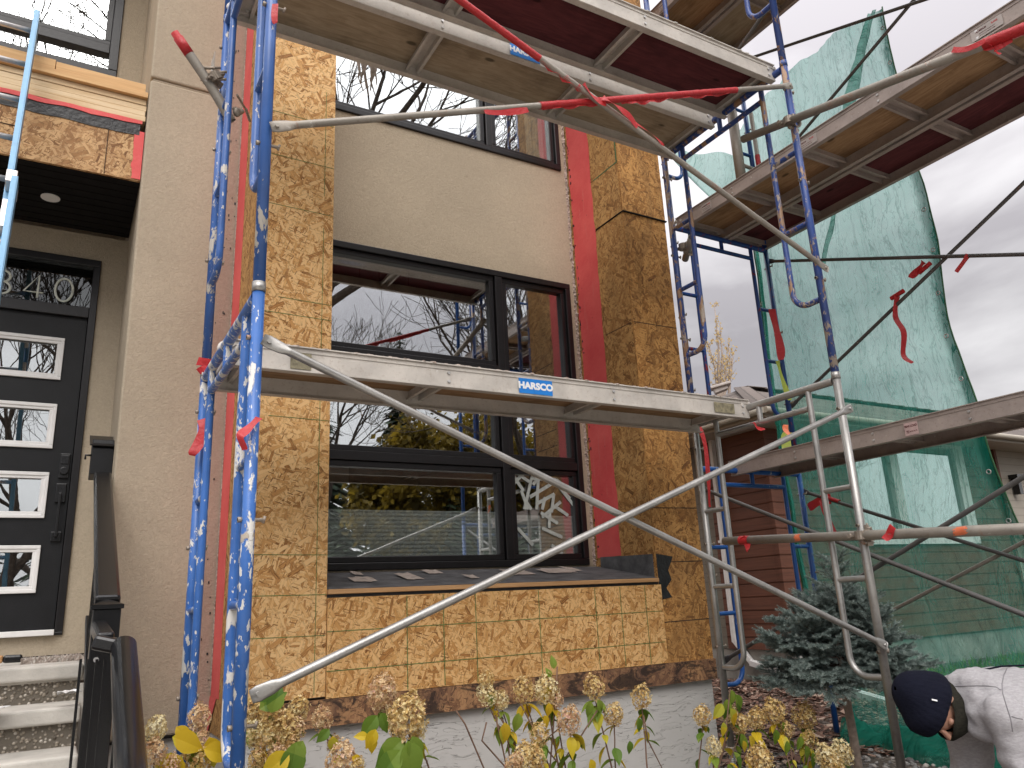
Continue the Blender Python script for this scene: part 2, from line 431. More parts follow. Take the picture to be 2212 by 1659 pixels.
M['glass'] = glass('window_glass', .34, (.97,.985,.98))
M['glass_door'] = glass('door_glass', .36, (.6,.62,.62), .0004)
M['glass_transom'] = glass('transom_glass', .06, (.6,.62,.62), .0004)
M['glass_n'] = glass('neighbour_glass', .42, (.5,.5,.5))
M['frost'] = simple('frosted_number', (.78,.82,.74), .6, var=.03)
M['tapestrip'] = simple('masking_strip', (.42,.45,.42), .6, var=.15, scale=30)
def blind():
    g = NG('cellular_blind'); p = g.pos()
    z = g.n('SeparateXYZ', {0: p}).outputs[2]
    w = g.math('ABSOLUTE', g.math('SINE', g.math('MULTIPLY', z, 125)))
    col = g.mix(w, (.70,.75,.72), (.88,.92,.89))
    g.bsdf(color=col, rough=.8, normal=g.bump(w, .004)); return g.mat
M['blind'] = blind()
M['curtain'] = simple('pale_curtain', (.42,.46,.40), .9, var=.1)
def siding(name, c, board, axis=2, off=0, wood=False, lip=.12):
    g = NG(name); p = g.pos(); z = g.n('SeparateXYZ', {0: p}).outputs[axis]
    fr = g.math('FRACT', g.math('MULTIPLY', g.math('ADD', z, off+20), 1/board))
    if wood:
        gr = g.noise(g.mapv(p, (1.6, 1.6, 30)), 1, 5, .65, .8)
        col = g.ramp(gr, [(.3, tuple(x*.62 for x in c)), (.68, tuple(x*1.2 for x in c))])
        bid = g.n('TexWhiteNoise', {'W': g.math('FLOOR', g.math('MULTIPLY', g.math('ADD', z, off+20), 1/board))}, noise_dimensions='1D').outputs[0]
        col = g.mix(g.rng(bid, 0, 1, 0, .3), col, tuple(x*.7 for x in c))
    else: col = g.mix(g.noise(p, 3, 4, .6), tuple(x*.86 for x in c), tuple(x*1.06 for x in c))
    ed = g.rng(fr, 0, lip*.45, 1, 0)
    col = g.mix(g.math('MULTIPLY', ed, .85), col, tuple(x*.14 for x in c))
    g.bsdf(color=col, rough=.6 if wood else .55, spec=.35, normal=g.bump(g.rng(fr, 0, lip, 0, 1) if wood else g.math('SUBTRACT', 1, fr), .008)); return g.mat
M['wood_siding'] = siding('brown_plank_siding', (.150,.056,.032), .158, wood=True)
M['vinyl'] = siding('taupe_vinyl_siding', (.17,.145,.11), .115)
M['vinyl_beige'] = siding('beige_vinyl_siding', (.40,.36,.30), .115)
def shingles():
    g = NG('asphalt_shingles'); uv = g.uvm()
    w = g.n('TexNoise', {'Vector': uv, 'Scale': 3}, noise_dimensions='2D').outputs['Color']
    v = g.n('VectorMath', {0: g.n('VectorMath', {0: w, 3: .05}, operation='SCALE').outputs[0], 1: uv}, operation='ADD').outputs[0]
    b = g.n('TexBrick', {'Vector': v, 'Scale': 1, 'Color1': (.07,.055,.048,1), 'Color2': (.15,.12,.105,1), 'Mortar': (.03,.025,.02,1), 'Mortar Size': .014, 'Brick Width': .42, 'Row Height': .15, 'Bias': -.1})
    col = g.mix(g.rng(g.noise(uv, 14, 4, .7, dim='2D'), .3, .7), b.outputs['Color'], (.20,.165,.145))
    col = g.mix(.55, col, b.outputs['Color'])
    g.bsdf(color=col, rough=.95, normal=g.bump(b.outputs['Fac'], .02)); return g.mat
M['shingle'] = shingles()
def net():
    g = NG('green_debris_netting'); uv = g.uvm()
    w = g.n('TexNoise', {'Vector': uv, 'Scale': 1.3, 'Detail': 3}, noise_dimensions='2D').outputs['Color']
    v = g.n('VectorMath', {0: g.n('VectorMath', {0: w, 3: .16}, operation='SCALE').outputs[0], 1: uv}, operation='ADD').outputs[0]
    n1 = g.noise(g.mapv(v, (7, .75, 1)), 1.3, 4, .55, .25, dim='2D')
    r1 = g.rng(g.math('ABSOLUTE', g.math('SUBTRACT', n1, .5)), 0, .014, 1, 0)
    n2 = g.noise(g.mapv(v, (5.5, 1.3, 1), .35), 1.8, 3, .55, .3, dim='2D')
    r2 = g.rng(g.math('ABSOLUTE', g.math('SUBTRACT', n2, .5)), 0, .012, .7, 0)
    big = g.noise(g.mapv(v, (3, .5, 1)), 1.2, 3, .5, dim='2D')
    hem = g.n('Attribute', attribute_name='hem').outputs['Fac']
    n3 = g.noise(g.mapv(v, (8, 2.0, 1), -.45), 1.7, 3, .6, .4, dim='2D'); r3 = g.rng(g.math('ABSOLUTE', g.math('SUBTRACT', n3, .52)), 0, .02, .8, 0)
    wr = g.math('MAXIMUM', g.math('MAXIMUM', r1, r2), r3)
    dens = g.math('ADD', g.math('ADD', g.math('MULTIPLY', wr, .22), g.rng(big, .3, .75, .37, .52)), g.math('MULTIPLY', hem, .36))
    dens = g.math('MINIMUM', dens, .985)
    hue = g.mix(g.math('MULTIPLY', wr, .7), g.mix(hem, (.040,.33,.24), (.006,.12,.08)), (.008,.11,.08))
    nr = g.bump(g.math('ADD', n1, g.math('ADD', n3, n2)), .06)
    df = g.n('BsdfDiffuse', {'Color': hue, 'Normal': nr}); tl = g.n('BsdfTranslucent', {'Color': g.mix(g.math('MULTIPLY', wr, .7), g.mix(hem, (.12,.52,.42), (.006,.15,.105)), (.015,.17,.13)), 'Normal': nr})
    cl = g.n('MixShader', {0: .52, 1: df.outputs[0], 2: tl.outputs[0]})
    tr = g.n('BsdfTransparent', {'Color': (.80,.98,.93)})
    return g.done(g.n('MixShader', {0: dens, 1: tr.outputs[0], 2: cl.outputs[0]}).outputs[0])
M['net'] = net()
def ground():
    g = NG('earth_and_stones'); p = g.pos()
    vo = g.n('TexVoronoi', {'Vector': p, 'Scale': 24}); s = g.n('SeparateColor', {0: vo.outputs['Color']})
    st = g.ramp(s.outputs[0], [(0,(.07,.05,.04)),(.5,(.17,.13,.105)),(1,(.34,.30,.27))])
    col = g.mix(g.rng(vo.outputs['Distance'], .25, .5), st, (.05,.038,.03))
    col = g.mix(g.rng(g.noise(p, .8, 4, .6), .4, .6, 0, .5), col, (.09,.06,.042))
    g.bsdf(color=col, rough=.95, normal=g.bump(g.rng(vo.outputs['Distance'], .05, .6, 1, 0), .015)); return g.mat
M['ground'] = ground()
M['lawn'] = simple('lawn', (.075,.10,.03), .95, var=.4, scale=3, color2=(.12,.10,.045))
M['asphalt'] = simple('asphalt', (.06,.06,.06), .9)
M['bark'] = simple('bark', (.10,.075,.058), .9, var=.4, scale=20, bscale=40, bdist=.01)
M['bark_pale'] = simple('young_bark', (.30,.235,.19), .8, var=.25, scale=30, bscale=60, bdist=.003)
def multi(name, stops, scale=40, rough=.8, tr=0, bd=0):
    g = NG(name); p = g.pos(); vo = g.n('TexVoronoi', {'Vector': p, 'Scale': scale}); s = g.n('SeparateColor', {0: vo.outputs['Color']})
    col = g.ramp(s.outputs[0], stops)
    pr = g.n('BsdfPrincipled', {'Base Color': col, 'Roughness': rough, 'Specular IOR Level': .3})
    if tr:
        tl = g.n('BsdfTranslucent', {'Color': col}); return g.done(g.n('MixShader', {0: tr, 1: pr.outputs[0], 2: tl.outputs[0]}).outputs[0])
    return g.done(pr.outputs[0])
M['petal'] = multi('dried_petals', [(0,(.36,.20,.07)),(.3,(.56,.37,.13)),(.6,(.68,.50,.21)),(.85,(.80,.68,.38)),(1,(.66,.42,.22))], 75, .8, .25)
M['petal_pink'] = multi('dried_pink_petals', [(0,(.40,.21,.11)),(.3,(.58,.37,.19)),(.6,(.68,.48,.27)),(.85,(.80,.66,.42)),(1,(.70,.42,.33))], 75, .8, .25)
M['petal_cream'] = multi('cream_petals', [(0,(.50,.34,.13)),(.3,(.68,.53,.25)),(.6,(.80,.69,.40)),(1,(.86,.79,.54))], 75, .8, .25)
M['leaf_g'] = multi('green_leaves', [(0,(.07,.15,.02)),(.5,(.14,.24,.03)),(1,(.22,.30,.045))], 5, .45, .35)
M['leaf_y'] = multi('yellow_leaves', [(0,(.55,.36,.02)),(.5,(.68,.50,.03)),(.85,(.45,.45,.05)),(1,(.60,.42,.03))], 5, .45, .35)
M['stem'] = simple('shrub_stem', (.16,.09,.055), .8, var=.3)
M['needle'] = multi('blue_spruce_needles', [(0,(.11,.15,.135)),(.5,(.20,.255,.235)),(1,(.36,.42,.385))], 55, .6, .15)
M['chip'] = multi('bark_chips', [(0,(.035,.018,.012)),(.4,(.10,.05,.035)),(.75,(.20,.11,.08)),(1,(.36,.27,.21))], 18, .85)
M['pebble'] = multi('grey_pebbles', [(0,(.10,.09,.09)),(.4,(.20,.19,.185)),(.8,(.32,.29,.27)),(1,(.45,.40,.36))], 16, .75)
M['tree_y'] = multi('yellow_tree_leaves', [(0,(.07,.055,.012)),(.5,(.20,.14,.02)),(1,(.36,.25,.03))], 2.5, .7, .35)
M['tree_sp'] = multi('spruce_boughs', [(0,(.012,.025,.012)),(.6,(.028,.05,.022)),(1,(.05,.075,.035))], 2.5, .8)
M['aspen'] = multi('pale_gold_leaves', [(0,(.45,.32,.14)),(1,(.62,.46,.22))], 6, .7, .4)
M['skin'] = simple('skin', (.50,.27,.19), .5, var=.08, scale=20, sss=.08)
M['hoodie'] = None
def fabric(name, c, c2, scale=160, rough=.95, sheen=0.0):
    g = NG(name); p = g.pos(); a = g.noise(g.mapv(p, (1, 1, 2.5)), 60, 4, .7); b = g.noise(p, scale*3, 2, .5)
    g.bsdf(color=g.mix(g.rng(a, .3, .7), c, c2), rough=rough, sheen=sheen, spec=.15, normal=g.bump(g.math('ADD', b, a), .0015)); return g.mat
M['hoodie'] = fabric('grey_fleece', (.33,.315,.325), (.47,.455,.465))
M['beanie'] = fabric('navy_knit', (.004,.005,.012), (.009,.010,.020))
M['gaiter'] = fabric('dark_olive_cloth', (.014,.014,.011), (.035,.032,.024))
M['trousers'] = fabric('dark_trousers', (.05,.045,.035), (.08,.07,.055))
M['eye'] = simple('eye', (.02,.015,.012), .2)

M['seam_grey'] = simple('fleece_seam', (.22,.21,.22), .9)
# ------------------------------------------------------------------ the house
YC, YW, YP, YD, YU = 3.95, 4.60, 4.80, 5.70, 6.30
XA, XB, XR0, XR1 = .805, 1.192, 3.342, 3.742
H = thing('house', (2, 5, -1.0), 'beige stucco house stripped to OSB sheathing around its tall windows, behind the scaffold', 'house')
ZT = 6.4
w = MB()
for x0, x1, z0, z1 in ((XB+.003,1.30,-.38,ZT),(3.275,XR0-.003,-.38,ZT),(1.30,3.275,-.38,.225),(1.30,3.275,2.37,3.375),(1.30,3.275,4.75,ZT)):
    w.box(x0, x1, YW, YW+.12, z0, z1)
w.build('stucco_wall', M['stucco_smooth'], H)
# pier between door and left column, grooved
w = MB(); w.box(.228, XA+.02, YP, YP+.9, -.60, 3.368); w.box(.240, XA+.02, YP+.012, YP+.9, 3.368, 3.392); w.box(.228, XA+.02, YP, YP+.9, 3.392, ZT)
w.build('pier', M['stucco'], H, bevel=.012)
w = MB(); strip(w, jitline((.70,YP-.003,-.62),(.70,YP-.003,ZT),60,.012,3,(1,0,0)), [Vector((XA+.002,YP-.003,-.62+k*(ZT+.62)/60)) for k in range(61)])
w.build('scraped_strip', M['stucco_pink'], H)
# door wall and recess
w = MB()
for x0, x1, z0, z1 in ((-2.2,-.98,-.18,2.62),(.072,.30,-.18,2.62),(-.98,.072,2.43,2.62),(-.98,.072,-.18,-.065)): w.box(x0, x1, YD, YD+.15, z0, z1)
w.build('entry_wall', M['stucco'], H)
w = MB(); w.box(-2.2, .226, YU, YU+.15, 2.6, 4.33); w.box(.045, .226, YU, YU+.15, 4.33, ZT); w.build('upper_wall', M['stucco'], H)
w = MB(); w.box(.2265, .34, 5.701, YU+.2, 2.62, ZT); w.build('recess_side_wall', M['stucco'], H)
# portico box
PX0, PX1 = -2.2, .226
w = MB(); w.box(PX0, PX1-.002, 4.85, 4.87, 2.65, 3.0); w.build('porch_fascia_sheathing', M['osb_orange'], H)
w = MB(); w.box(PX0, PX1-.001, 4.87, YD-.002, 2.645, 2.665)
for k in range(9): w.box(PX0, PX1-.004, 4.93+k*.088, 4.934+k*.088, 2.641, 2.646)
w.build('porch_soffit', M['soffit_black'], H)
w = MB(); w.tube([(-.26,5.28,2.643),(-.26,5.28,2.637)], .055, 20); w.build('soffit_light', M['white_trim'], H)
w = MB()
A = jitline((PX0,4.846,2.975),(PX1-.03,4.846,2.965),50,.014,11,(0,0,1)); B = [Vector((p.x,4.843,3.075)) for p in A]
strip(w, A, B, .006, (0,1,0)); w.build('torn_membrane', M['membrane_black'], H)
w = MB(); A = jitline((PX0,4.839,3.045),(PX1-.02,4.839,3.045),50,.008,17,(0,0,1)); B = jitline((PX0,4.839,3.075),(PX1-.02,4.839,3.075),50,.006,19,(0,0,1))
strip(w, A, B, .004, (0,1,0)); w.build('red_membrane', M['red'], H); w = MB()
A = jitline((PX1-.055,4.846,2.66),(PX1-.06,4.846,3.0),16,.008,5,(1,0,0)); B = [Vector((PX1-.002,4.846,p.z)) for p in A]; strip(w, A, B, .003, (0,1,0))
w.build('red_membrane', M['red'], H)
w = MB()
for k in range(4): w.box(PX0, PX1-.004-.004*(k%2), 4.842+.0025*(k%3), 4.99, 3.076+k*.0395, 3.113+k*.0395)
w.build('stacked_lumber', M['lumber'], H, bevel=.002)
w = MB(); w.box(PX0, PX1-.003, 4.815, 6.2, 3.236, 3.275); w.box(PX0, -.30, 4.822, 4.95, 3.277, 3.345); w.box(-.296, PX1-.02, 4.822, 4.95, 3.277, 3.335)
w.build('porch_top_board', M['lumber_o'], H, bevel=.002)
w = MB()
for x in (-.44, .02): w.box(x, x+.004, 4.846, 4.851, 2.655, 2.99)
w.box(-.9, -.44, 4.846, 4.851, 2.845, 2.849); w.build('fascia_seam', M['seam'], H)
# columns
Z0c = -.40
w = MB(); w.box(XA+.001, XB, YC, YC+.012, Z0c, ZT); w.build('left_column_sheathing', M['osb_new'], H)
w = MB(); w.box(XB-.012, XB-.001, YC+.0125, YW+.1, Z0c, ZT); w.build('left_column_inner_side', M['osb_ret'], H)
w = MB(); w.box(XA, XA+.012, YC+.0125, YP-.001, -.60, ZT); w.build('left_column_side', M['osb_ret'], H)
w = MB(); A = jitline((XA-.003,4.545,-.42),(XA-.003,4.545,ZT),70,.010,23,(0,1,0)); B = jitline((XA-.003,4.772,-.42),(XA-.003,4.772,ZT),70,.006,25,(0,1,0))
strip(w, A, B, .0025, (1,0,0)); w.face([(XA-.004,4.60,-.42),(XA-.004,4.79,-.42),(XA-.012,4.85,-.60),(XA-.008,4.80,-.62)])
w.build('red_membrane_strip', M['red'], H)
w = MB(); w.box(XR0+.001, XR1, YC, YC+.012, -.42, 2.705); w.box(XR0+.001, XR1+.004, YC-.002, YC+.012, 2.715, 3.9); w.box(XR0+.001, XR1, YC, YC+.012, 3.91, ZT)
w.build('right_column_sheathing', M['osb_old'], H)
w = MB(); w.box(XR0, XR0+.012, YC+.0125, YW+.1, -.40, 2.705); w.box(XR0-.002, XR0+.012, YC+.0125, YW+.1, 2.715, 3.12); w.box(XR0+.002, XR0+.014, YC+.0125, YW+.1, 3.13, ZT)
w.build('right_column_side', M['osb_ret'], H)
w = MB(); A = jitline((XR0-.004,4.30,.27),(XR0-.004,4.28,ZT),70,.016,33,(0,1,0)); B = jitline((XR0-.004,4.575,.27),(XR0-.004,4.565,ZT),90,.010,35,(0,1,0))
strip(w, A, B, .0015, (1,0,0)); w.build('red_membrane_strip', M['red'], H)
# torn stucco edge beside the right column
w = MB(); r2 = random.Random(5)
for k in range(520):
    z = .25 + r2.random()*6; x = XR0-.006-r2.random()**2*.022; s = .003+r2.random()*.006
    w.blob((x, YW-.001, z), (s, .006+r2.random()*.008, s*(1+r2.random()*1.6)), 5, 3, .6)
A = jitline((XR0-.028,YW-.002,.22),(XR0-.030,YW-.002,ZT),150,.014,37,(1,0,0)); B = [Vector((XR0-.0035,YW-.002,p.z)) for p in A]
strip(w, A, B); w.build('torn_stucco_edge', M['mortar'], H); w = MB(); A = jitline((XA-.0065,4.79,-.4),(XA-.0065,4.79,ZT),150,.004,47,(0,1,0)); B = jitline((XA-.0065,4.776,-.4),(XA-.0065,4.776,ZT),150,.012,49,(0,1,0)); strip(w, A, B, .003, (1,0,0))
w.build('mortar_edge', M['mortar'], H)
w = MB()
for k in range(90):
    z = .3+r2.random()*6; y = 4.545+r2.random()*.03; w.box(XR0-.0055, XR0-.004, y, y+.004+r2.random()*.012, z, z+.004+r2.random()*.02)
for k in range(60):
    z = -.4+r2.random()*5; x = .70+r2.random()*.09; w.box(x, x+.004+r2.random()*.006, YP-.0055, YP-.004, z, z+.004+r2.random()*.014)
w.build('tar_spots', M['membrane_black'], H)
# seams, guide lines
w = MB()
w.box(XR0-.004, XR1+.012, YC-.012, YC+.014, 2.706, 2.714); w.box(XR0-.006, XR0+.012, YC+.015, 4.28, 2.706, 2.714)
w.build('metal_seam', M['soffit_black'], H)
w = MB(); w.box(XR0-.003, XR0+.013, YC+.02, 4.26, 3.121, 3.129); w.box(XR0-.004, XR0-.002, YC+.01, YC+.02, 3.13, 3.55); w.build('green_board_edge', M['seam_green'], H)
w = MB()
def hl(x0, x1, z, dz=0, h=.0035, y=YC): 
    w.face([(x0,y-.0012,z-h/2),(x1,y-.0012,z-h/2+dz),(x1,y-.0012,z+h/2+dz),(x0,y-.0012,z+h/2)])
for z, x0 in ((2.78,XA),(2.50,XA),(2.19,XA),(1.64,.9),(1.55,XA),(.98,.87),(.28,XA),(.085,XA),(-.11,XA),(1.22,.95)): hl(x0, XB-.004, z, -.006)
for z0, z1 in ((.95,2.1),(-.39,.95),(2.3,3.0)): w.face([(1.135,YC-.0012,z0),(1.1385,YC-.0012,z0),(1.1385,YC-.0012,z1),(1.135,YC-.0012,z1)])
w.build('guide_line', M['chalk'], H)
w = MB()
for z in (1.85,1.30,1.17,.55,.20,-.17): 
    hl(XR0+.004, XR1, z, .004, .006)
    w.face([(XR0-.0012,YC+.02,z-.003),(XR0-.0012,YC+.02,z+.003),(XR0-.0012,4.27,z+.006),(XR0-.0012,4.27,z)])
hl(XR0+.004, XR1, 3.24, 0, .004); w.build('panel_seam', M['seam'], H)
# base box below the window
w = MB(); w.box(XB+.003, XR0+.012, YC-.012, YC+.0115, -.41, .062); w.build('base_sheathing', M['osb_new2'], H)
w = MB(); y = YC-.0125
for z in (-.10,-.285,): w.face([(XB,y-.001,z-.002),(XR0,y-.001,z-.002),(XR0,y-.001,z+.002),(XB,y-.001,z+.002)])
for x in (1.615,1.825,2.02,2.43,2.83,3.02,3.215): w.face([(x,y-.001,-.405),(x+.005,y-.001,-.405),(x+.005,y-.001,.058),(x,y-.001,.058)])
w.build('guide_line', M['chalk'], H)
w = MB(); w.box(XB+.002, XR0-.004, YC-.004, YC+.3, .064, .078); w.build('shadow_gap', M['membrane_black'], H)
w = MB(); w.box(XB+.002, XR0-.006, YC-.022, YC+.42, .079, .103); w.build('sill_board', M['sill_wood'], H, bevel=.003)
w = MB(); w.face([(XB+.002,YC-.01,.105),(XR0-.006,YC-.01,.105),(XR0-.006,YW-.01,.214),(XB+.002,YW-.01,.214)])
w.build('sill_membrane', M['membrane_grey'], H)
w = MB()
def slope(x, t): return Vector((x, YC-.01+(YW-YC)*t, .106+.109*t+.001))
for x, t, a, b in ((1.40,.3,.13,.25),(1.72,.35,.10,.45),(2.45,.45,.16,.4),(2.72,.5,.22,.32),(2.1,.3,.06,.2),(1.5,.75,.05,.2),(2.95,.6,.08,.3),(1.95,.7,.1,.25)):
    n = 9; A = []; Bq = []
    for k in range(n+1):
        xx = x+a*k/n; A.append(slope(xx, t+.05*noise.noise(Vector((xx*30,1,0)))) + Vector((0,0,.004))); Bq.append(slope(xx, t+b*(.8+.5*noise.noise(Vector((xx*25,5,0))))) + Vector((0,-.004,.012)))
    strip(w, A, Bq)
w.build_each('peeled_paper', M['peel'], H)
w = MB(); w.face([(XR0-.006,YC+.02,.085),(XR0-.006,4.54,.10),(XR0-.006,4.54,.275),(XR0-.006,4.30,.265),(XR0-.006,YC+.02,.255)]); w.build('corner_flashing', M['membrane_grey'], H)
w = MB(); n = [(.0,.255),(.14,.235),(.09,.15),(.11,.09),(.06,.04),(.10,-.02),(.02,-.03),(0,-.3)]
w.face([(XR0+.002+a, YC-.004, z) for a, z in n]); w.build('black_membrane_scrap', M['membrane_black'], H)
w = MB(); w.box(.80, XR1+.006, YC-.0145, YC+.012, -.535, -.4125); w.build('old_base_sheathing', M['osb_band'], H)
w = MB(); w.box(1.155, 1.160, YC-.017, YC-.0147, -.53, -.415); w.build('panel_seam', M['seam'], H)
w = MB(); w.box(.812, 3.735, YC+.03, 8, -1.5, -.537); w.build('foundation', M['parge'], H)
w = MB(); w.box(.235, .811, YP+.02, YP+.1, -1.5, -.612); w.build('foundation_side', M['parge'], H)
w = MB(); w.box(.225, .80, YP-.012, YP+.05, -.611, -.601); w.build('base_flashing', M['soffit_black'], H)
w = MB(); w.box(3.69, 3.735, YC+.013, 9.5, -.53, ZT); w.build('side_wall', M['osb_old'], H)
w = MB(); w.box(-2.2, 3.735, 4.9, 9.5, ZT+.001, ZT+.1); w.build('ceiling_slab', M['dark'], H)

def bars(mb, x0, x1, z0, z1, t, y0, y1, tb=None, tt=None):
    tb = tb or t; tt = tt or t
    mb.box(x0, x1, y0, y1, z0, z0+tb); mb.box(x0, x1, y0, y1, z1-tt, z1)
    mb.box(x0, x0+t, y0+.0005, y1-.0005, z0+tb, z1-tt); mb.box(x1-t, x1, y0+.0005, y1-.0005, z0+tb, z1-tt)
def window(name, x0, x1, z0, z1, mx0, mx1, cells, y, fm, gm, label=None):
    f = MB(); bars(f, x0, x1, z0, z1, .045, y-.018, y+.10)
    f.box(mx0, mx1, y-.014, y+.09, z0+.045, z1-.045)
    for (a, b, c) in cells['cross']: f.box(a, b, y-.0135, y+.085, c-.030, c+.030)
    W = f.build(name, fm, H, bevel=.005)
    if label: W['label'] = label
    for (a, b, c, d) in cells['pane']:
        s = MB(); bars(s, a, b, c, d, .038, y+.004, y+.055); s.build('sash', fm, W, bevel=.005)
        g = MB(); g.box(a+.03, b-.03, y+.034, y+.040, c+.03, d-.03); g.build('glass', gm, W)
    return W
WL_ = window('window', 1.30, 3.275, .225, 2.37, 2.605, 2.665, dict(cross=[(1.345,2.605,1.60),(1.345,2.605,.925),(2.665,3.23,.925)],
    pane=[(1.345,2.60,1.63,2.325),(1.345,2.60,.955,1.57),(2.67,3.23,.955,2.325),(1.345,2.60,.27,.895),(2.67,3.23,.27,.895)]), YW, M['black_frame'], M['glass'], 'tall lower window of five panes with a blind in its bottom row')
WU = window('window', 1.30, 3.275, 3.375, 4.75, 2.585, 2.64, dict(cross=[], pane=[(1.345,2.58,3.42,4.7),(2.645,3.23,3.42,4.7)]), YW, M['black_frame'], M['glass'], 'upper window half hidden by the platform')
b = MB(); b.box(1.385, 2.56, YW+.0455, YW+.052, .31, .595); b.box(2.71, 3.19, YW+.0455, YW+.052, .31, .575); b.build('blind', M['blind'], WL_)
t = MB(); yy = YW+.030
def ts(x, z, x2, z2, wd=.022):
    d = Vector((x2-x, 0, z2-z)).normalized(); n = Vector((-d.z, 0, d.x))*wd/2; y = yy - rnd.random()*.003
    t.face([(x-n.x, y, z-n.z), (x+n.x, y, z+n.z), (x2+n.x, y, z2+n.z), (x2-n.x, y, z2-n.z)])
def tp(a, b_, c, d, wd=.024):
    p = at(737+.3339*a, 553+.3339*b_, Y=YW+.03); q = at(737+.3339*c, 553+.3339*d, Y=YW+.03); ts(p.x, p.z, q.x, q.z, wd)
for q in ((1090,1385,1180,1520),(1200,1385,1090,1500),(1130,1400,1215,1460),(1165,1515,1210,1640),(1235,1420,1185,1640),(1305,1400,1240,1480),(1275,1450,1265,1640),(1240,1440,1390,1445),(1220,1560,1400,1450),(1380,1450,1480,1570),(1390,1445,1475,1515),(1400,1480,1510,1620),(1270,1600,1380,1540),(1375,1540,1360,1659),(1385,1620,1470,1680),(1300,1690,1420,1590),(1350,1650,1345,1760),(1290,1660,1400,1730),(1300,1760,1430,1820),(1400,1900,1490,1830),(1140,1760,1240,1870),(1230,1640,1180,1560),(1360,1870,1440,1935),(1320,1560,1300,1640)): tp(*q)
t.build('tape_strips', M['tapestrip'], WL_)
c = MB()
for k in range(6): c.box(3.02+k*.028, 3.04+k*.028, YW+.08+.006*(k%2), YW+.1, 3.43, 4.7)
c.build('curtain', M['curtain'], WU)
# rooms behind the glass
r = MB(); 
for z0, z1 in ((-.2, 2.75), (2.95, 5.6)):
    r.box(1.19, 3.68, 8.4, 8.5, z0, z1); r.box(1.05, 1.19, YW+.13, 8.4, z0, z1); r.box(3.60, 3.685, YW+.13, 8.4, z0, z1)
    r.box(1.0, 3.68, YW+.13, 8.5, z1+.001, z1+.1); r.box(1.0, 3.68, YW+.13, 8.5, z0-.1, z0-.001)
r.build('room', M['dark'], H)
r = MB(); bars(r, 2.45, 2.75, 1.05, 1.95, .04, 8.36, 8.398); r.box(2.49, 2.71, 8.37, 8.39, 1.09, 1.91); r.build('inner_door', M['white_trim'], H)
# upstairs window over the porch
WP = MB(); bars(WP, -1.6, .045, 4.33, 6.3, .07, YU-.02, YU+.1); WP.box(-1.53, -.025, YU-.015, YU+.09, 4.55, 4.64)
WPo = WP.build('window', M['black_frame'], H, bevel=.006); WPo['label'] = 'upstairs window above the porch lumber'
g = MB(); g.box(-1.53, -.025, YU+.03, YU+.036, 4.40, 4.55); g.build('glass', M['glass'], WPo)
g = MB(); g.box(-1.53, -.025, YU+.03, YU+.036, 4.64, 6.23); g.build('glass', M['glass'], WPo)
g = MB(); bars(g, -1.53, -.025, 4.64, 6.23, .045, YU+.002, YU+.028); g.build('sash', M['black_frame'], WPo, bevel=.004)
r = MB(); r.box(-2.1, .22, 8.2, 8.3, 4, 6.4); r.box(-2.1,.22,YU+.2,8.2,4.1,4.2); r.build('room', M['dark'], H)
# front door
r = MB(); r.box(-1.2, .3, YD+.6, YD+.7, -.2, 2.6); r.box(-1.2, .3, YD+.1505, YD+.6, 2.5, 2.6); r.box(-1.3, -1.2, YD+.1505, YD+.7, -.2, 2.6); r.box(.3, .4, YD+.1505, YD+.7, -.2, 2.6); r.box(-1.2,.3,YD+.1505,YD+.6,-.3,-.2); r.build('hall', M['dark'], H)
d = MB(); bars(d, -.98, .072, -.065, 2.43, .045, YD-.02, YD+.1, .02, .05); d.box(-.935, .027, YD-.018, YD+.09, 2.0, 2.075)
D = d.build('door_frame', M['black_frame'], H, bevel=.004)
g = MB(); g.box(-.935, .027, YD+.02, YD+.026, 2.076, 2.379); g.build('transom_glass', M['glass_transom'], D)
g = MB(); g.box(-.934, .026, YD-.045, YD+.02, -.064, -.03); g.build('threshold', M['white_trim'], D, bevel=.004)
s = MB(); lights = [(1.55,1.84),(1.09,1.385),(.645,.935),(.19,.477)]; xs = (-.93, -.675, -.135, .022); zz = [-.028] 
for a, b_ in lights[::-1]: zz += [a+.04, b_-.04]
zz.append(1.998)
s.box(xs[0], xs[1], YD+.012, YD+.055, zz[0], zz[-1]); s.box(xs[2], xs[3], YD+.012, YD+.055, zz[0], zz[-1])
for k in range(0, 10, 2): s.box(xs[1], xs[2], YD+.012, YD+.055, zz[k], zz[k+1])
DR = s.build('door', M['door'], H)
for a, b_ in lights:
    f = MB(); bars(f, -.715, -.095, a, b_, .022, YD-.004, YD+.0115); bars(f, -.700, -.110, a+.015, b_-.015, .026, YD+.003, YD+.02); f.build('white_light_frame', M['white_trim'], DR, bevel=.003)
    g = MB(); g.box(-.676, -.134, YD+.03, YD+.036, a+.039, b_-.039); g.build('glass', M['glass_door'], DR)
h = MB(); h.box(-.045, .012, YD-.006, YD+.011, .90, 1.06); h.tube([(-.016,YD+.01,.945),(-.016,YD-.03,.945)], .024, 16); h.box(-.04,.006,YD-.012,YD-.006,.99,1.05); h.build('deadbolt', M['black_paint'], DR, bevel=.003)
h = MB(); h.box(-.05, .008, YD-.004, YD+.011, .745, .865); h.box(-.05, .008, YD-.004, YD+.011, .50, .56); h.box(-.03, -.014, YD-.052, YD-.036, .525, .80); h.box(-.03,-.014,YD-.05,YD-.004,.525,.545); h.box(-.03,-.014,YD-.05,YD-.004,.78,.80); h.build('handle', M['black_paint'], DR, bevel=.003)
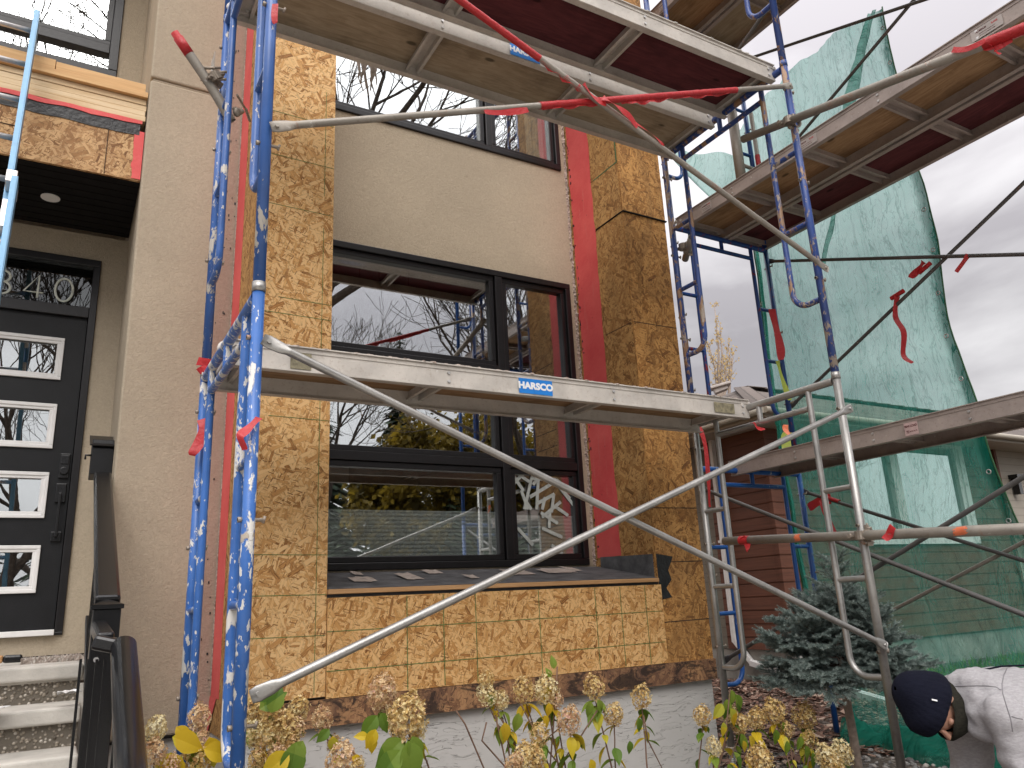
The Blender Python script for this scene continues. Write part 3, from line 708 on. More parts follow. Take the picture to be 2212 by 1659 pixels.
def text(s, size, mat, mw, name, parent, ex=.0006, bold=0, sx=1):
    cu = bpy.data.curves.new('t', 'FONT'); cu.body = s; cu.size = size; cu.extrude = ex; cu.offset = bold; cu.align_x = 'CENTER'; cu.align_y = 'CENTER'; cu.resolution_u = 3
    o = bpy.data.objects.new('t', cu); COL.objects.link(o); dg = bpy.context.evaluated_depsgraph_get(); dg.update()
    me = bpy.data.meshes.new_from_object(o.evaluated_get(dg)); bpy.data.objects.remove(o)
    me.transform(mw @ Matrix.Diagonal((sx,1,1,1)))
    me.materials.clear(); me.materials.append(mat)
    o = bpy.data.objects.new(name, me); COL.objects.link(o); o.parent = parent; WL[o] = WL[parent]
    return o
def facing(p, right, up, off=Vector((0,0,0))):
    r_ = Vector(right).normalized(); u_ = Vector(up).normalized(); n = r_.cross(u_); mm = Matrix((r_, u_, n)).transposed().to_4x4(); mm.translation = Vector(p)-off; return mm
# thin sans house number on the transom: 3 4 0 as drawn strokes
nb = MB(); yv = YD+.016
def stroke(pts, wd=.0075): nb.tube([(x, yv, z) for x, z in pts], wd, 8)
def ell(cx, cz, rx, rz, a0, a1, n=22): return [(cx+rx*math.cos(math.radians(a0+(a1-a0)*k/n)), cz+rz*math.sin(math.radians(a0+(a1-a0)*k/n))) for k in range(n+1)]
stroke(ell(-.135, 2.19, .052, .083, 0, 360))
stroke([(-.285, 2.107), (-.285, 2.272), (-.365, 2.148), (-.252, 2.148)])
stroke(ell(-.49, 2.232, .042, .040, 150, -80)); stroke(ell(-.492, 2.152, .050, .044, 85, -150))
for f_ in nb.v: f_.y = yv + (f_.y-yv)*.18
nb.build('house_number', M['frost'], D)

# ------------------------------------------------------------------ porch steps, railing, mailbox
S = thing('porch_steps', (-.8, 4.4, -1.0), 'concrete porch steps with pale treads and exposed pebble risers below the black door', 'steps')
a = MB(); a.box(-2.2, .19, 4.37, 5.69, -.26, -.185); a.build('landing', M['concrete'], S, bevel=.008)
zt, yt = -.18, 4.35; t = MB(); rr = MB(); 
for k in range(5):
    z = zt-.165*k; y = yt-.26*k
    q = MB(); q.box(-2.2, .155-(.002*k), y-.012, y+.30, z-.068, z+.001*k); q.build('tread', M['concrete'], S, bevel=.012, seg=3)
    rr.box(-2.2, .150-.003*k, y+.022, y+.29, z-.165-.002, z-.069)
    rr.box(-2.2, .148-.003*k, y+.29, 5.6, z-.30, z-.10)
rr.build('riser', M['aggregate'], S)
w = MB(); w.box(.146, .19, 4.3, YP-.001, -1.3, -.27); w.build('side', M['concrete'], S)

R = thing('porch_railing', (.2, 3.8, -.9), 'black metal stair railing with capped post beside the porch steps', 'railing')
def railseg(p, q, wd, hh, name='handrail'):
    b = MB(); p = Vector(p); q = Vector(q); d = (q-p); L = d.length; d.normalize(); sx = Vector((1,0,0)); up = sx.cross(d)*-1
    if up.z < 0: up = -up
    prof = [(math.cos(t_)*wd/2, max(-.35*hh, math.sin(t_)*hh*.55)) for t_ in [2*math.pi*k/20 for k in range(20)]]
    i = len(b.v)
    for c in (p, q):
        for x, y in prof: b.v.append(c + sx*x + up*y)
    for k in range(20): k2 = (k+1) % 20; b._f([i+k, i+20+k, i+20+k2, i+k2], None, True)
    b._f([i+k for k in range(20)]); b._f([i+20+k for k in range(20)][::-1])
    b.build(name, M['black_paint'], R)
xr = .178
b = MB(); b.bar((xr-.002,4.86,.79), (xr,3.345,.070), .088, .045); b.build('handrail', M['black_paint'], R, bevel=.012)
b = MB(); b.bar((xr,4.79,.02), (xr,3.39,-.66), .04, .04); b.build('bottom_rail', M['black_paint'], R, bevel=.004)
b = MB(); b.box(xr-.046, xr+.046, 3.30, 3.392, -1.1, .045); PO = b.build('post', M['black_paint'], R, bevel=.003)
b = MB(); b.box(xr-.054, xr+.054, 3.292, 3.40, .045, .060); i = len(b.v); b.v += [Vector(q) for q in ((xr-.054,3.292,.0605),(xr+.054,3.292,.0605),(xr+.054,3.40,.0605),(xr-.054,3.40,.0605),(xr,3.346,.082))]
for k in range(4): b._f([i+k, i+(k+1)%4, i+4])
b.build('cap', M['black_paint'], PO)
b = MB()
for k in range(11):
    y = 3.50+k*.115; b.box(xr-.009, xr+.009, y, y+.018, (y-3.39)*.476-.65, (y-3.39)*.476+.08)
b.build_each('baluster', M['black_paint'], R)
railseg((.205,2.80,-.075), (.196,1.4,-.73), .075, .062)
b = MB(); b.bar((.155,3.29,-.02), (.155,2.84,-.055), .05, .05); b.bar((.125,2.83,-.058),(.225,2.80,-.085),.06,.045); b.build('rail_bracket', M['black_paint'], R, bevel=.01)
b = MB(); b.tube([(xr-.022,3.30,-.13),(xr-.022,3.292,-.13)], .009, 12); b.build('bolt', M['alu_rail'], R)
b = MB()
for k in range(10):
    y = 2.70-k*.115; z = -.075-(2.80-y)*.468; b.box(.190, .208, y, y+.018, z-.75, z-.01)
for k in range(4):
    b.box(.10+k*.022, .109+k*.022, 3.20-.06*k, 3.21-.06*k, -1.2, -.12)
b.build_each('baluster', M['black_paint'], R)
MBX = thing('mailbox', (.19, 5.1, .8), 'black metal wall mailbox fixed to the stucco beside the door', 'mailbox')
b = MB(); i = len(b.v); P = [(5.0,.82),(5.0,.97),(5.04,1.03),(5.24,1.07),(5.24,.82)]
for x in (.115, .2275):
    for y, z in P: b.v.append(Vector((x, y, z)))
n = len(P); b._f([i+k for k in range(n)]); b._f([i+n+k for k in range(n)][::-1])
for k in range(n): k2 = (k+1) % n; b._f([i+k2, i+k, i+n+k, i+n+k2])
b.build('box', M['door'], MBX, bevel=.003)
b = MB(); b.bar((.168,4.985,.985),(.168,5.25,1.092),.135,.008); b.build('lid', M['black_frame'], MBX, bevel=.002)
b = MB(); b.tube([(.115,5.02,.93),(.085,5.02,.93),(.085,5.02,.905)], .006, 8); b.build('latch', M['black_paint'], MBX)
# scraps on the steps
def scrap(name, c, s, label, cat, mat, grp=None):
    b = MB(); n = 6
    for i in range(n):
        for j in range(n):
            q = []
            for a_, b_ in ((0,0),(1,0),(1,1),(0,1)):
                u, v = (i+a_)/n-.5, (j+b_)/n-.5
                k = 1+.5*noise.noise(Vector((u*4+c[0]*9, v*4, c[1])))
                q.append(Vector(c)+Vector((u*s*k, v*s*.7*k, s*.18*(1+noise.noise(Vector((u*6, v*6, c[0]*7)))))))
            b.face(q)
    return single(b, name, mat, label, cat, grp)
scrap('paper_scrap', (-.17,4.02,-.335), .10, 'torn white paper scrap at the left edge on the second step', 'paper scrap', M['white_trim'])
scrap('paper_scrap', (.10,4.07,-.30), .09, 'crumpled white paper scrap beside the railing on the second step', 'paper scrap', M['white_trim'])
BR = thing('hand_brush', (-.3,4.75,-.17), 'wooden-handled brush with black-tipped handle lying on the porch landing', 'brush')
b = MB(); b.bar((-1.0,4.62,-.148),(-.18,4.62,-.150),.045,.035,(0,0,1)); b.build('handle', M['sill_wood'], BR, bevel=.006)
b = MB(); b.bar((-.179,4.62,-.150),(-.10,4.62,-.151),.046,.036); b.build('handle_tip', M['black_paint'], BR, bevel=.01)
b = MB()
for k in range(150):
    x = -.11+rnd.random()*.26; y = 4.60+rnd.random()*.1; b.tube([(x,y,-.182),(x+rnd.uniform(-.02,.05),y+rnd.uniform(-.02,.02),-.160+rnd.random()*.015)], .0018, 4, False)
b.build('bristles', M['peel'], BR)
# ------------------------------------------------------------------ scaffolding
FH = 1.97
def make_frame(loc, wd, mat, label, group, rotz=0, ring=None, small=None, jack=0, name='scaffold_section'):
    t = thing(name, loc, label, 'scaffold', group, (0,0,rotz))
    rp, ri = .0213, .0168; small = small or mat
    for y in (0, wd):
        b = MB(); b.tube([(0,y,0),(0,y,FH)], rp, 16, hollow=True)
        p = b.build('post', mat, t, True)
        b = MB(); b.tube([(0,y,FH-.032),(0,y,FH+.004)], rp+.0025, 16); b.build('coupling_ring', ring or mat, p, True)
        if jack:
            b = MB(); b.tube([(0,y,-.30),(0,y,.05)], .016, 12)
            for k in range(22): b.tube([(0,y,-.28+k*.011),(0,y,-.277+k*.011)], .0185, 12)
            b.build('screw_jack', M['galv'], p, True)
            b = MB(); b.tube([(0,y,-.03),(0,y,-.004)], .032, 14); b.bar((-.06,y,-.016),(.06,y,-.016),.018,.014); b.build('jack_nut', M['clamp'], p, True, bevel=.003)
            b = MB(); b.box(-.06,.06,y-.06,y+.06,-.312,-.30); b.build('base_plate', M['clamp'], p, True)
    b = MB(); b.tube([(0,.018,FH-.04),(0,wd-.018,FH-.04)], .0213, 16, False); b.build('ledger', mat, t, True)
    b = MB(); b.tube([(0,.20,FH-.15),(0,wd-.20,FH-.15)], ri, 14, False); b.build('tie_bar', small, t, True)
    for s, y0 in ((1, 0), (-1, wd)):
        yi = y0+s*.19; c = .10
        pts = [(0,yi,FH-.055),(0,yi,.43+c)] + [tuple(q) for q in arc((0,yi-s*c,.43+c), c, 0, -math.pi/2, (0,s,0), (0,0,1), 8)][1:] + [(0,y0+s*.015,.432)]
        b = MB(); b.tube(pts, ri, 14, False); b.build('ladder_leg', small, t, True)
        for z in (1.36, .90):
            b = MB(); b.tube([(0,y0+s*.015,z),(0,yi-s*.01,z)], .0150, 12, False); b.build('rung', small, t, True)
    b = MB(); b.tube([(0,wd*.5,FH-.16),(0,wd*.5,FH-.05)], ri, 12, False); b.build('strut', small, t, True)
    for y in (0, wd):
        for z in (.55, 1.16, 1.77):
            b = MB(); b.tube([(-rp-.012,y,z),(rp+.030,y,z)], .006, 8); b.tube([(-rp+.002,y,z),(-rp-.012,y,z)], .009, 8)
            b.tube([(rp+.024,y,z-.010),(rp+.030,y,z+.012)], .005, 6)
            b.build('lock_stud', M['clamp'], t, True)
    return t
GA = 'scaffold frames standing in front of the house'
WA, WB = 1.10, 1.07
YF = 2.56
def lv(k): return -.87 + FH*k
make_frame((.515,YF,lv(0)), WA, M['blue_low'], 'blue scaffold frame spattered with plaster, bottom left, in front of the red strip', GA, ring=M['galv'], jack=1)
make_frame((.515,YF,lv(1)), WA, M['blue'], 'blue scaffold frame stacked on the spattered one, left of the big window', GA, jack=0)
make_frame((.515,YF,lv(2)), WA, M['blue'], 'blue scaffold frame at the top left of the photo, third up on the left', GA)
make_frame((3.53,YF,lv(0)), WA, M['galv'], 'bare silver scaffold frame at the right end of the lower platform', GA, ring=M['galv'], jack=1)
make_frame((3.53,YF,lv(1)), WA, M['blue_worn'], 'worn blue scaffold frame with peeling paint above the silver frame', GA)
make_frame((3.53,YF,lv(2)), WA, M['blue_worn'], 'worn blue scaffold frame at the top right end of the upper platforms', GA)
GB = 'scaffold frames beside the house'
def lb(k): return -1.05 + FH*k
RZ = -math.pi/2
make_frame((4.05,4.20,lb(0)), WB, M['blue_far'], 'bright blue scaffold frame facing us below the end of the load-labelled platform', GB, RZ, jack=1)
make_frame((4.05,4.20,lb(1)), WB, M['red_blue'], 'dark blue and red-taped scaffold frame between the house corner and the green netting', GB, RZ)
f3 = make_frame((4.05,4.20,lb(2)), WB, M['blue_far'], 'blue scaffold frame beside the house at the top edge, under the highest platforms', GB, RZ)
for k, lab in ((0, 'near blue frame of the side scaffold, lowest'), (1, 'near blue frame of the side scaffold, second up'), (2, 'near blue frame of the side scaffold, third up')):
    c = copy_tree(f3); c.location = (4.05, 1.15, lb(k)); c['label'] = lab + ' and nearest the camera side'

def brace(p, q, mat, label, group, r=.0145, flat=.075, extra=None):
    p, q = Vector(p), Vector(q); d = (q-p).normalized(); L = (q-p).length
    t = thing('cross_brace', p, label, 'cross brace', group)
    b = MB(); b.tube([p+d*flat, q-d*flat], r, 14, False); b.build('tube', mat, t)
    side = d.cross(Vector((0,0,1))).normalized(); upv = side.cross(d)
    for a, s in ((p, 1), (q, -1)):
        b = MB(); i = len(b.v); secs = [(-.022, .020, .0035), (.0, .024, .0035), (.045, .021, .0045), (flat*.9, r*1.02, r*.9), (flat+.01, r*1.01, r*1.01)]
        for o_, hw, th in secs:
            c = a + d*s*o_
            for k in range(12):
                an = 2*math.pi*k/12
                b.v.append(c + upv*math.cos(an)*hw + side*math.sin(an)*th)
        for m_ in range(len(secs)-1):
            for k in range(12):
                k2 = (k+1) % 12; fa = [i+m_*12+k, i+m_*12+k2, i+(m_+1)*12+k2, i+(m_+1)*12+k]
                b._f(fa, None, True)
        b._f([i+k for k in range(12)])
        b.tube([a - side*.012, a + side*.012], .008, 8)
        b.build('flat_end', mat, t)
    return t, d, upv
def wrap(t, p, q, r, name='tape_wrap', mat=None, seed=1, n=40, fl=()):
    """plastic tape wound round a tube, loose flaps hanging from it"""
    p, q = Vector(p), Vector(q); b = MB()
    pts = [p.lerp(q, k/n) for k in range(n+1)]
    b.tube(pts, [r + .0022 + .0018*noise.noise(Vector((k*.7, seed, 0))) for k in range(n+1)], 12, False)
    for (a, c, h) in fl:
        m_ = 14; A = []; B = []
        for k in range(m_+1):
            s_ = a+(c-a)*k/m_; x = p.lerp(q, s_); A.append(x - Vector((0,0,r*.8)))
            hh = h*math.sin(math.pi*min(1, max(0, k/m_)))**.6*(1+.5*noise.noise(Vector((k*.8, seed, 5))))
            B.append(x - Vector((.004*math.sin(k), .012*math.sin(k*1.3+seed), r + hh)))
        for k in range(m_): b.face([A[k], B[k], B[k+1], A[k+1]], None, True)
    return b.build(name, mat or M['tape'], t)
def ribbon(t, pts, wd, name='tape_tail', mat=None, seed=1, side=None):
    b = MB(); pts = [Vector(p) for p in pts]; fine = []
    def cr(a, b_, c, d, t): return .5*((2*b_)+(c-a)*t+(2*a-5*b_+4*c-d)*t*t+(-a+3*b_-3*c+d)*t**3)
    for k in range(len(pts)-1):
        for j in range(6): fine.append(cr(pts[max(k-1,0)], pts[k], pts[k+1], pts[min(k+2,len(pts)-1)], j/6))
    fine.append(pts[-1]); A = []; B = []; n = len(fine)
    for k, p in enumerate(fine):
        d = (fine[min(k+1, n-1)]-fine[max(k-1, 0)]).normalized()
        s = side or CR
        a_ = d.cross(s.cross(d)).cross(d) if False else (s - d*s.dot(d)).normalized()
        tw = .8*noise.noise(Vector((k*.10, seed, 2))); a_ = Matrix.Rotation(tw*2, 3, d) @ a_
        w_ = wd*(.8+.45*noise.noise(Vector((k*.16, seed, 8))))*(1-.5*max(0,k/n-.8)/.2)
        o_ = Vector((noise.noise(Vector((k*.09,seed,1))), noise.noise(Vector((k*.09,seed,4))), 0))*wd*.6
        A.append(p-a_*w_/2+o_); B.append(p+a_*w_/2+o_)
    for k in range(n-1): b.face([A[k], A[k+1], B[k+1], B[k]], None, True)
    return b.build(name, mat or M['tape'], t)
yb = YF-.037
G1 = 'cross braces on the front of the scaffold'
brace((.548,yb,.880), (3.505,yb,-.285), M['galv'], 'bare grey cross brace falling from the left post to the lower right across the window', G1)
brace((.552,yb-.03,-.225), (3.505,yb-.03,.885), M['galv'], 'bare grey cross brace rising from the lower left to the right across the base boards', G1)
t, d, u = brace((.545,yb,1.712), (3.505,yb,2.87), M['galv_dull'], 'cross brace with its right half wrapped in red tape, rising to the upper right', G1)
P0, Q0 = Vector((.515,yb,1.70)), Vector((3.53,yb,2.88))
wrap(t, P0.lerp(Q0,.395), P0.lerp(Q0,.835), .0145, seed=3, n=70, fl=((0,.3,.012),(.36,.62,.022),(.62,.97,.014)))
p = P0.lerp(Q0,.36); ribbon(t, [P0.lerp(Q0,.37)+Vector((0,-.02,-.028)), P0.lerp(Q0,.33)+Vector((0,-.02,-.03)), P0.lerp(Q0,.295)+Vector((0,-.02,-.02))], .030, seed=4, side=Vector((0,0,1)))
t, d, u = brace((.545,yb-.03,2.858), (3.505,yb-.03,1.682), M['galv_dull'], 'cross brace wrapped in red tape at its upper left, falling to the right', G1)
P1, Q1 = Vector((.515,yb-.03,2.87)), Vector((3.53,yb-.03,1.672))
wrap(t, P1.lerp(Q1,.06), P1.lerp(Q1,.395), .0145, seed=6, n=70, fl=())
wrap(t, P1.lerp(Q1,.395), P1.lerp(Q1,.47), .0120, seed=7, n=10, fl=((0,1,.010),))
p = P1.lerp(Q1,.515)
ribbon(t, [p+Vector((-.03,-.02,.03)), p+Vector((.04,-.03,-.005)), p+Vector((.11,-.03,-.03)), p+Vector((.165,-.03,-.075))], .045, seed=9, side=Vector((0,0,1)))
ribbon(t, [P1.lerp(Q1,.47)+Vector((0,-.02,.02)), P1.lerp(Q1,.49)+Vector((0,-.02,-.01)), P1.lerp(Q1,.51)+Vector((0,-.02,-.01))], .035, seed=12, side=Vector((0,0,1)))
ribbon(t, [P1.lerp(Q1,.565)+Vector((0,-.015,.018)), P1.lerp(Q1,.60)+Vector((0,-.015,.020)), P1.lerp(Q1,.625)+Vector((0,-.015,.004))], .022, seed=13, side=Vector((0,0,1)))
G2 = 'cross braces of the side scaffold'
xl, xrr = 4.05, 5.12
for (p, q, mt, lab) in (
    ((xl,4.2,.735),(xl,1.15,-.61),'galv_dark','grey side brace running down from the blue frame past the spruce towards the lower right'),
    ((xl+.03,4.2,-.46),(xl+.03,1.15,.84),'galv_dark','dark side brace climbing out of the spruce to the right edge'),
    ((xrr+.02,4.2,.745),(xrr+.02,1.15,-.53),'galv_dark','thin side brace with a red rag, running down in front of the netting'),
    ((xrr+.05,4.2,-.42),(xrr+.05,1.15,.80),'galv_dull','rusty side brace climbing from behind the spruce, lowest one on the netting'),
    ((xrr+.02,4.2,2.755),(xrr+.02,1.15,1.535),'galv_dark','dark upper side brace crossing the netting almost level'),
    ((xrr+.05,4.2,1.46),(xrr+.05,1.15,2.92),'galv_dark','dark upper side brace with hanging red tape, climbing steeply across the netting'),
    ((xrr+.02,4.2,4.81),(xrr+.02,1.15,3.59),'galv_dark','topmost side brace above the netting, falling to the left'),
    ((xrr+.05,4.2,3.52),(xrr+.05,1.15,4.78),'galv_dark','dark side brace crossing the top of the netting towards the upper right'),
    ((xl,4.2,3.50),(xl,1.15,4.80),'galv_dark','second dark brace beside the top corner of the netting')):
    t, d, u = brace(p, q, M[mt], lab, G2, r=.0135)
    p, q = Vector(p), Vector(q)
    if 'red rag' in lab:
        c = at(1795, 1078, X=5.14); ribbon(t, [c+Vector((.0,-.0,.0)), c+Vector((0,.10,-.0)), c+Vector((0,.22,-.04))], .09, seed=22, side=Vector((0,0,1)))
        ribbon(t, [c+Vector((-.01,.08,.0)), c+Vector((-.01,.04,-.12)), c+Vector((-.01,.0,-.26))], .05, seed=23); wrap(t, c+Vector((0,.08,.035)), c+Vector((0,-.07,-.03)), .014, seed=24, n=10)
    if 'hanging red tape' in lab:
        c = at(1938, 640, X=5.16); ribbon(t, [c, c+Vector((-.01,.02,-.15)), c+Vector((-.01,.0,-.28)), c+Vector((-.01,.03,-.44)), c+Vector((-.01,-.02,-.52))], .055, seed=31)
        wrap(t, at(1925,645,X=5.17), at(1952,628,X=5.17), .015, seed=33, n=8)
        c = at(1995, 565, X=5.16); ribbon(t, [c, at(1980,580,X=5.15), at(1968,600,X=5.15)], .07, seed=35); wrap(t, at(1985,590,X=5.17), at(2010,568,X=5.17), .014, seed=36, n=8)
    if 'almost level' in lab:
        c = at(2092, 550, X=5.13); ribbon(t, [c, at(2080,570,X=5.12), at(2065,588,X=5.12)], .055, seed=41)

# platforms --------------------------------------------------------
def make_plank(name, L, wd, deck, rail, label, group, bars_at, loc, rotz=0, swap=False):
    """plank along local +x, width along +y, top at z=0"""
    t = thing(name, loc, label, 'platform', group, (0,0,rotz)); h = .108
    for s, y in ((1, 0), (-1, wd)):
        b = MB(); y0, y1 = sorted((y, y+s*.005)); b.box(0, L, y0, y1, -h, 0)
        y0, y1 = sorted((y+s*.005, y+s*.034)); b.box(0.001, L-.001, y0, y1, -h, -h+.004); 
        y0, y1 = sorted((y-s*.012, y+s*.03)); b.box(-.001, L+.001, y0, y1, 0.0005, .006)
        y0, y1 = sorted((y-s*.0035, y)); b.box(.0005, L-.0005, y0, y1, -.020, 0); b.box(.0005, L-.0005, y0, y1, -h+.002, -h+.010)
        r = b.build('side_rail', rail, t, True)
        b = MB()
        for x in [.05, L-.05]+list(bars_at):
            for z in (-.035, -.078): b.tube([(x,y,z),(x,y-s*.007,z)], .0075, 8)
        b.build('rivet', M['alu_rail'], r, True)
    b = MB(); b.box(.012, L-.012, .035, wd-.035, -.020, -.004); b.box(.012, L-.012, .0055, .0345, -.0195, -.0045); b.box(.012, L-.012, wd-.0345, wd-.0055, -.0195, -.0045); b.build('deck', deck, t, True)
    for x in [.035]+list(bars_at)+[L-.035]:
        b = MB(); b.box(x-.032, x+.032, .006, wd-.006, -.030, -.0205); b.box(x-.032, x-.026, .006, wd-.006, -.066, -.030); b.box(x+.026, x+.032, .006, wd-.006, -.066, -.030); b.box(x-.044,x-.032,.006,wd-.006,-.066,-.061); b.box(x+.032,x+.044,.006,wd-.006,-.066,-.061)
        b.build('crossbar', rail, t, True)
    for x, s in ((0, -1), (L, 1)):
        for y in (.02, wd-.02):
            b = MB(); b.box(*sorted((x-s*.06, x+s*.012)), y-.012, y+.012, -.05, -.004); b.tube([(x-s*.05,y-.026,-.03),(x-s*.05,y+.026,-.03)], .012, 10); b.tube([(x+s*.0,y-.030,-.018),(x+s*.0,y+.030,-.018)], .012, 10)
            b.tube(arc((x+s*.018,y,-.034), .030, -.3, math.pi*.9, (s,0,0), (0,0,1), 8), .009, 8)
            b.build('hook', M['alu'], t, True, bevel=.002)
    return t
GP = 'scaffold platforms along the front of the house'
XL, PL = .545, 2.985
b1 = (.99, 1.97)
def sticker(t, name, x0, x1, y, z0, z1, mat, txts):
    b = MB(); b.box(x0, x1, y-.0068, y-.0052, z0, z1); s = b.build(name, mat, t, True)
    for (s_, size, mt, cx, cz, bold, sx) in txts:
        text(s_, size, mt, facing((cx, y-.0071, cz), (1,0,0), (0,0,1)), 'lettering', s, .0003, bold, sx)
    return s
p1 = make_plank('scaffold_platform', PL, .43, M['ply_o'], M['alu'], 'lower scaffold platform with a blue HARSCO sticker, crossing the big window', GP, b1, (XL, 3.19, 1.100))
p2 = make_plank('scaffold_platform', PL, .43, M['ply'], M['alu'], 'upper plywood platform with a blue HARSCO sticker, nearest the wall', GP, b1, (XL, 3.155, 3.088))
p3 = make_plank('scaffold_platform', PL, .43, M['maroon'], M['alu'], 'upper platform with maroon underside, in front at the top of the photo', GP, (.99, 1.97), (XL, 2.635, 3.092))
for pt, dx in ((p1, 1.375), (p2, 1.41)):
    sticker(pt, 'sticker', dx, dx+.198, 0, -.098, -.020, M['sticker_blue'], [('HARSCO', .047, M['white'], dx+.099, -.058, .0026, 1.10)])
sticker(p1, 'patch', 2.70, 2.86, 0, -.090, -.030, M['patch'], []); sticker(p1, 'patch', .24, .33, 0, -.096, -.022, M['patch'], [])
# crust of plaster chips on the top edges
for pt, y in ((p1, 0), (p3, 0)):
    b = MB(); r3 = random.Random(4)
    for k in range(260):
        x = r3.random()*PL; s = .003+.008*r3.random(); b.blob((x, y-.008+r3.random()*.03, .007), (s*1.8, s, s*.6), 6, 3, .7)
    b.build('plaster_crust', M['mortar'] if pt is p1 else M['concrete'], pt, True)
GS = 'scaffold platforms of the side scaffold'
# the side platforms run towards the camera: local +x -> world -y, local +y -> world -x ; so origin sits at the far right corner
RS = -math.pi/2
def side_plank(x_left, wd, ztop, deck, rail, label, L=3.12, yfar=4.25):
    # rotation +90deg: local x -> +y, local y -> -x ; start at near end
    return make_plank('scaffold_platform', L, wd, deck, rail, label, GS, (.63, 1.25, 1.87, 2.49), (x_left+wd, yfar-L, ztop), math.pi/2)
def side_plank2(x_left, wd, ztop, deck, rail, label, L=3.12, yfar=4.25):
    # rotation -90deg: local x -> -y, local y -> +x ; start at far end, local y=0 rail is the left rail
    return make_plank('scaffold_platform', L, wd, deck, rail, label, GS, (.62, 1.24, 1.86, 2.48), (x_left, yfar, ztop), -math.pi/2)
s1 = side_plank2(4.42, .48, .955, M['maroon'], M['alu_pink'], 'low side platform carrying the MAX LOAD label, in front of the netting')
sticker_t = s1
def side_sticker(t, name, y_, z0, z1, wd, mat, txts, base=4.25):
    """label on the left rail of a side platform; y_ world y of its far edge"""
    x0 = base-y_
    b = MB(); b.box(x0, x0+wd, -.0068, -.0052, z0, z1); s = b.build(name, mat, t, True)
    for (s_, size, mt, cx, cz, bold, sx) in txts:
        text(s_, size, mt, facing((x0+cx, -.0071, cz), (1,0,0), (0,0,1)), 'lettering', s, .0003, bold, sx)
side_sticker(s1, 'load_label', 2.79, -.098, -.020, .088, M['label_pink'], [('MAX LOAD', .0185, M['ink_dark'], .044, -.042, .0007, .85), ('75', .023, M['ink_dark'], .019, -.077, .0006, .8), ('lbs Per Sq. Ft.', .0125, M['ink_dark'], .056, -.075, .0003, .72)])
s2 = side_plank2(4.155, .47, 2.965, M['ply_o'], M['alu_pink'], 'side platform with orange plywood underside, left of the pair running to the upper right')
s3 = side_plank2(4.655, .47, 2.962, M['maroon'], M['alu_pink'], 'side platform with maroon underside, right of the pair running to the upper right')
s4 = side_plank2(4.10, .47, 4.965, M['ply_o'], M['alu_pink'], 'highest side platform with streaky orange plywood, left of the top pair')
s5 = side_plank2(4.60, .47, 4.962, M['ply'], M['alu_pink'], 'highest side platform with pale plywood, right of the top pair')
def small_label(t, y_, wd):
    side_sticker(t, 'maker_label', y_, -.090, -.025, wd, M['label_grey'], [('ALUMINUM', .016, M['ink_dark'], wd*.33, -.045, .0005, .7), ('PLANK', .016, M['ink_red'], wd*.76, -.045, .0005, .7), ('MAXIMUM LOAD 75 LBS PER SQ FT', .007, M['ink_dark'], wd*.5, -.064, .0001, .8), ('USE ONLY ON APPROVED FRAMES', .007, M['ink_dark'], wd*.5, -.077, .0001, .8)])
small_label(s2, 3.02, .17); small_label(s2, 1.80, .17); small_label(s2, 3.95, .10); small_label(s4, 4.1, .1)

# tubes and clamps --------------------------------------------------
def clamp(t, c, ax1, ax2, mat=None):
    """swivel coupler between a tube along ax1 and one along ax2"""
    mat = mat or M['clamp']; c = Vector(c); a1 = Vector(ax1).normalized(); a2 = Vector(ax2).normalized(); n = a1.cross(a2).normalized()
    for ax, s in ((a1, 1), (a2, -1)):
        b = MB(); cc = c + n*s*.027; o_ = ax.cross(n)
        ring = [cc + (n*math.cos(a)+o_*math.sin(a))*.027 for a in [2*math.pi*k/16 for k in range(17)]]
        for k in range(16): b.bar(ring[k], ring[k+1], .042, .008, n if abs((ring[k+1]-ring[k]).normalized().dot(n)) < .9 else o_)
        e = cc + o_*.036
        b.bar(e - n*.022, e + n*.022, .034, .010, ax)
        b.tube([e + n*.03 - ax*.002, e - n*.045 - ax*.002], .006, 8); b.tube([e - n*.035, e - n*.050], .012, 6)
        e2 = cc - o_*.034; b.tube([e2 - ax*.024, e2 + ax*.024], .007, 8); b.bar(e2-n*.012, e2+n*.012, .036, .012, ax)
        b.build('clamp', mat, t)
def pole(p, q, r, mat, label, name='guard_tube', cat='scaffold tube', group=None):
    p = Vector(p); t = thing(name, p, label, cat, group); b = MB(); b.tube([p, q], r, 20, hollow=True); b.build('tube', mat, t); return t
xt = 3.53-.047
t = pole((xt,3.47,.292), (xt,.70,.13), .0242, M['galv_dull'], 'thick horizontal guard tube with red tape scraps, clamped to the silver frame')
clamp(t, (xt+.0235, 2.53, .238), (0,1,.0), (0,0,1))
p = at(1597,1163,X=xt-.02); q = at(1600,1195,X=xt-.03)
wrap(t, (xt,3.34,.284), (xt,3.27,.280), .0242, seed=51, n=8)
ribbon(t, [(xt-.028,3.30,.30),(xt-.034,3.28,.26),(xt-.034,3.26,.215)], .055, seed=52, side=Vector((0,1,0)))
ribbon(t, [(xt-.024,2.335,.262),(xt-.033,2.36,.235),(xt-.030,2.385,.205)], .055, seed=53, side=Vector((0,1,0)))
b = MB()
for (y, z, s) in ((2.02,.232,.05),(2.91,.275,.03)):
    for k in range(10):
        an0, an1 = 2.2+k*.17, 2.2+(k+1)*.17; yy0 = y-s*(.6+.5*noise.noise(Vector((k*.6,y,0)))); yy1 = y+s*(.6+.5*noise.noise(Vector((k*.6,y,4))))
        zc = .13+(.162)*(y-.70)/2.77
        b.face([(xt+.0248*math.cos(an0), yy0, zc+.0248*math.sin(an0)), (xt+.0248*math.cos(an1), yy0, zc+.0248*math.sin(an1)), (xt+.0248*math.cos(an1), yy1, zc+.0248*math.sin(an1)), (xt+.0248*math.cos(an0), yy1, zc+.0248*math.sin(an0))], None, True)
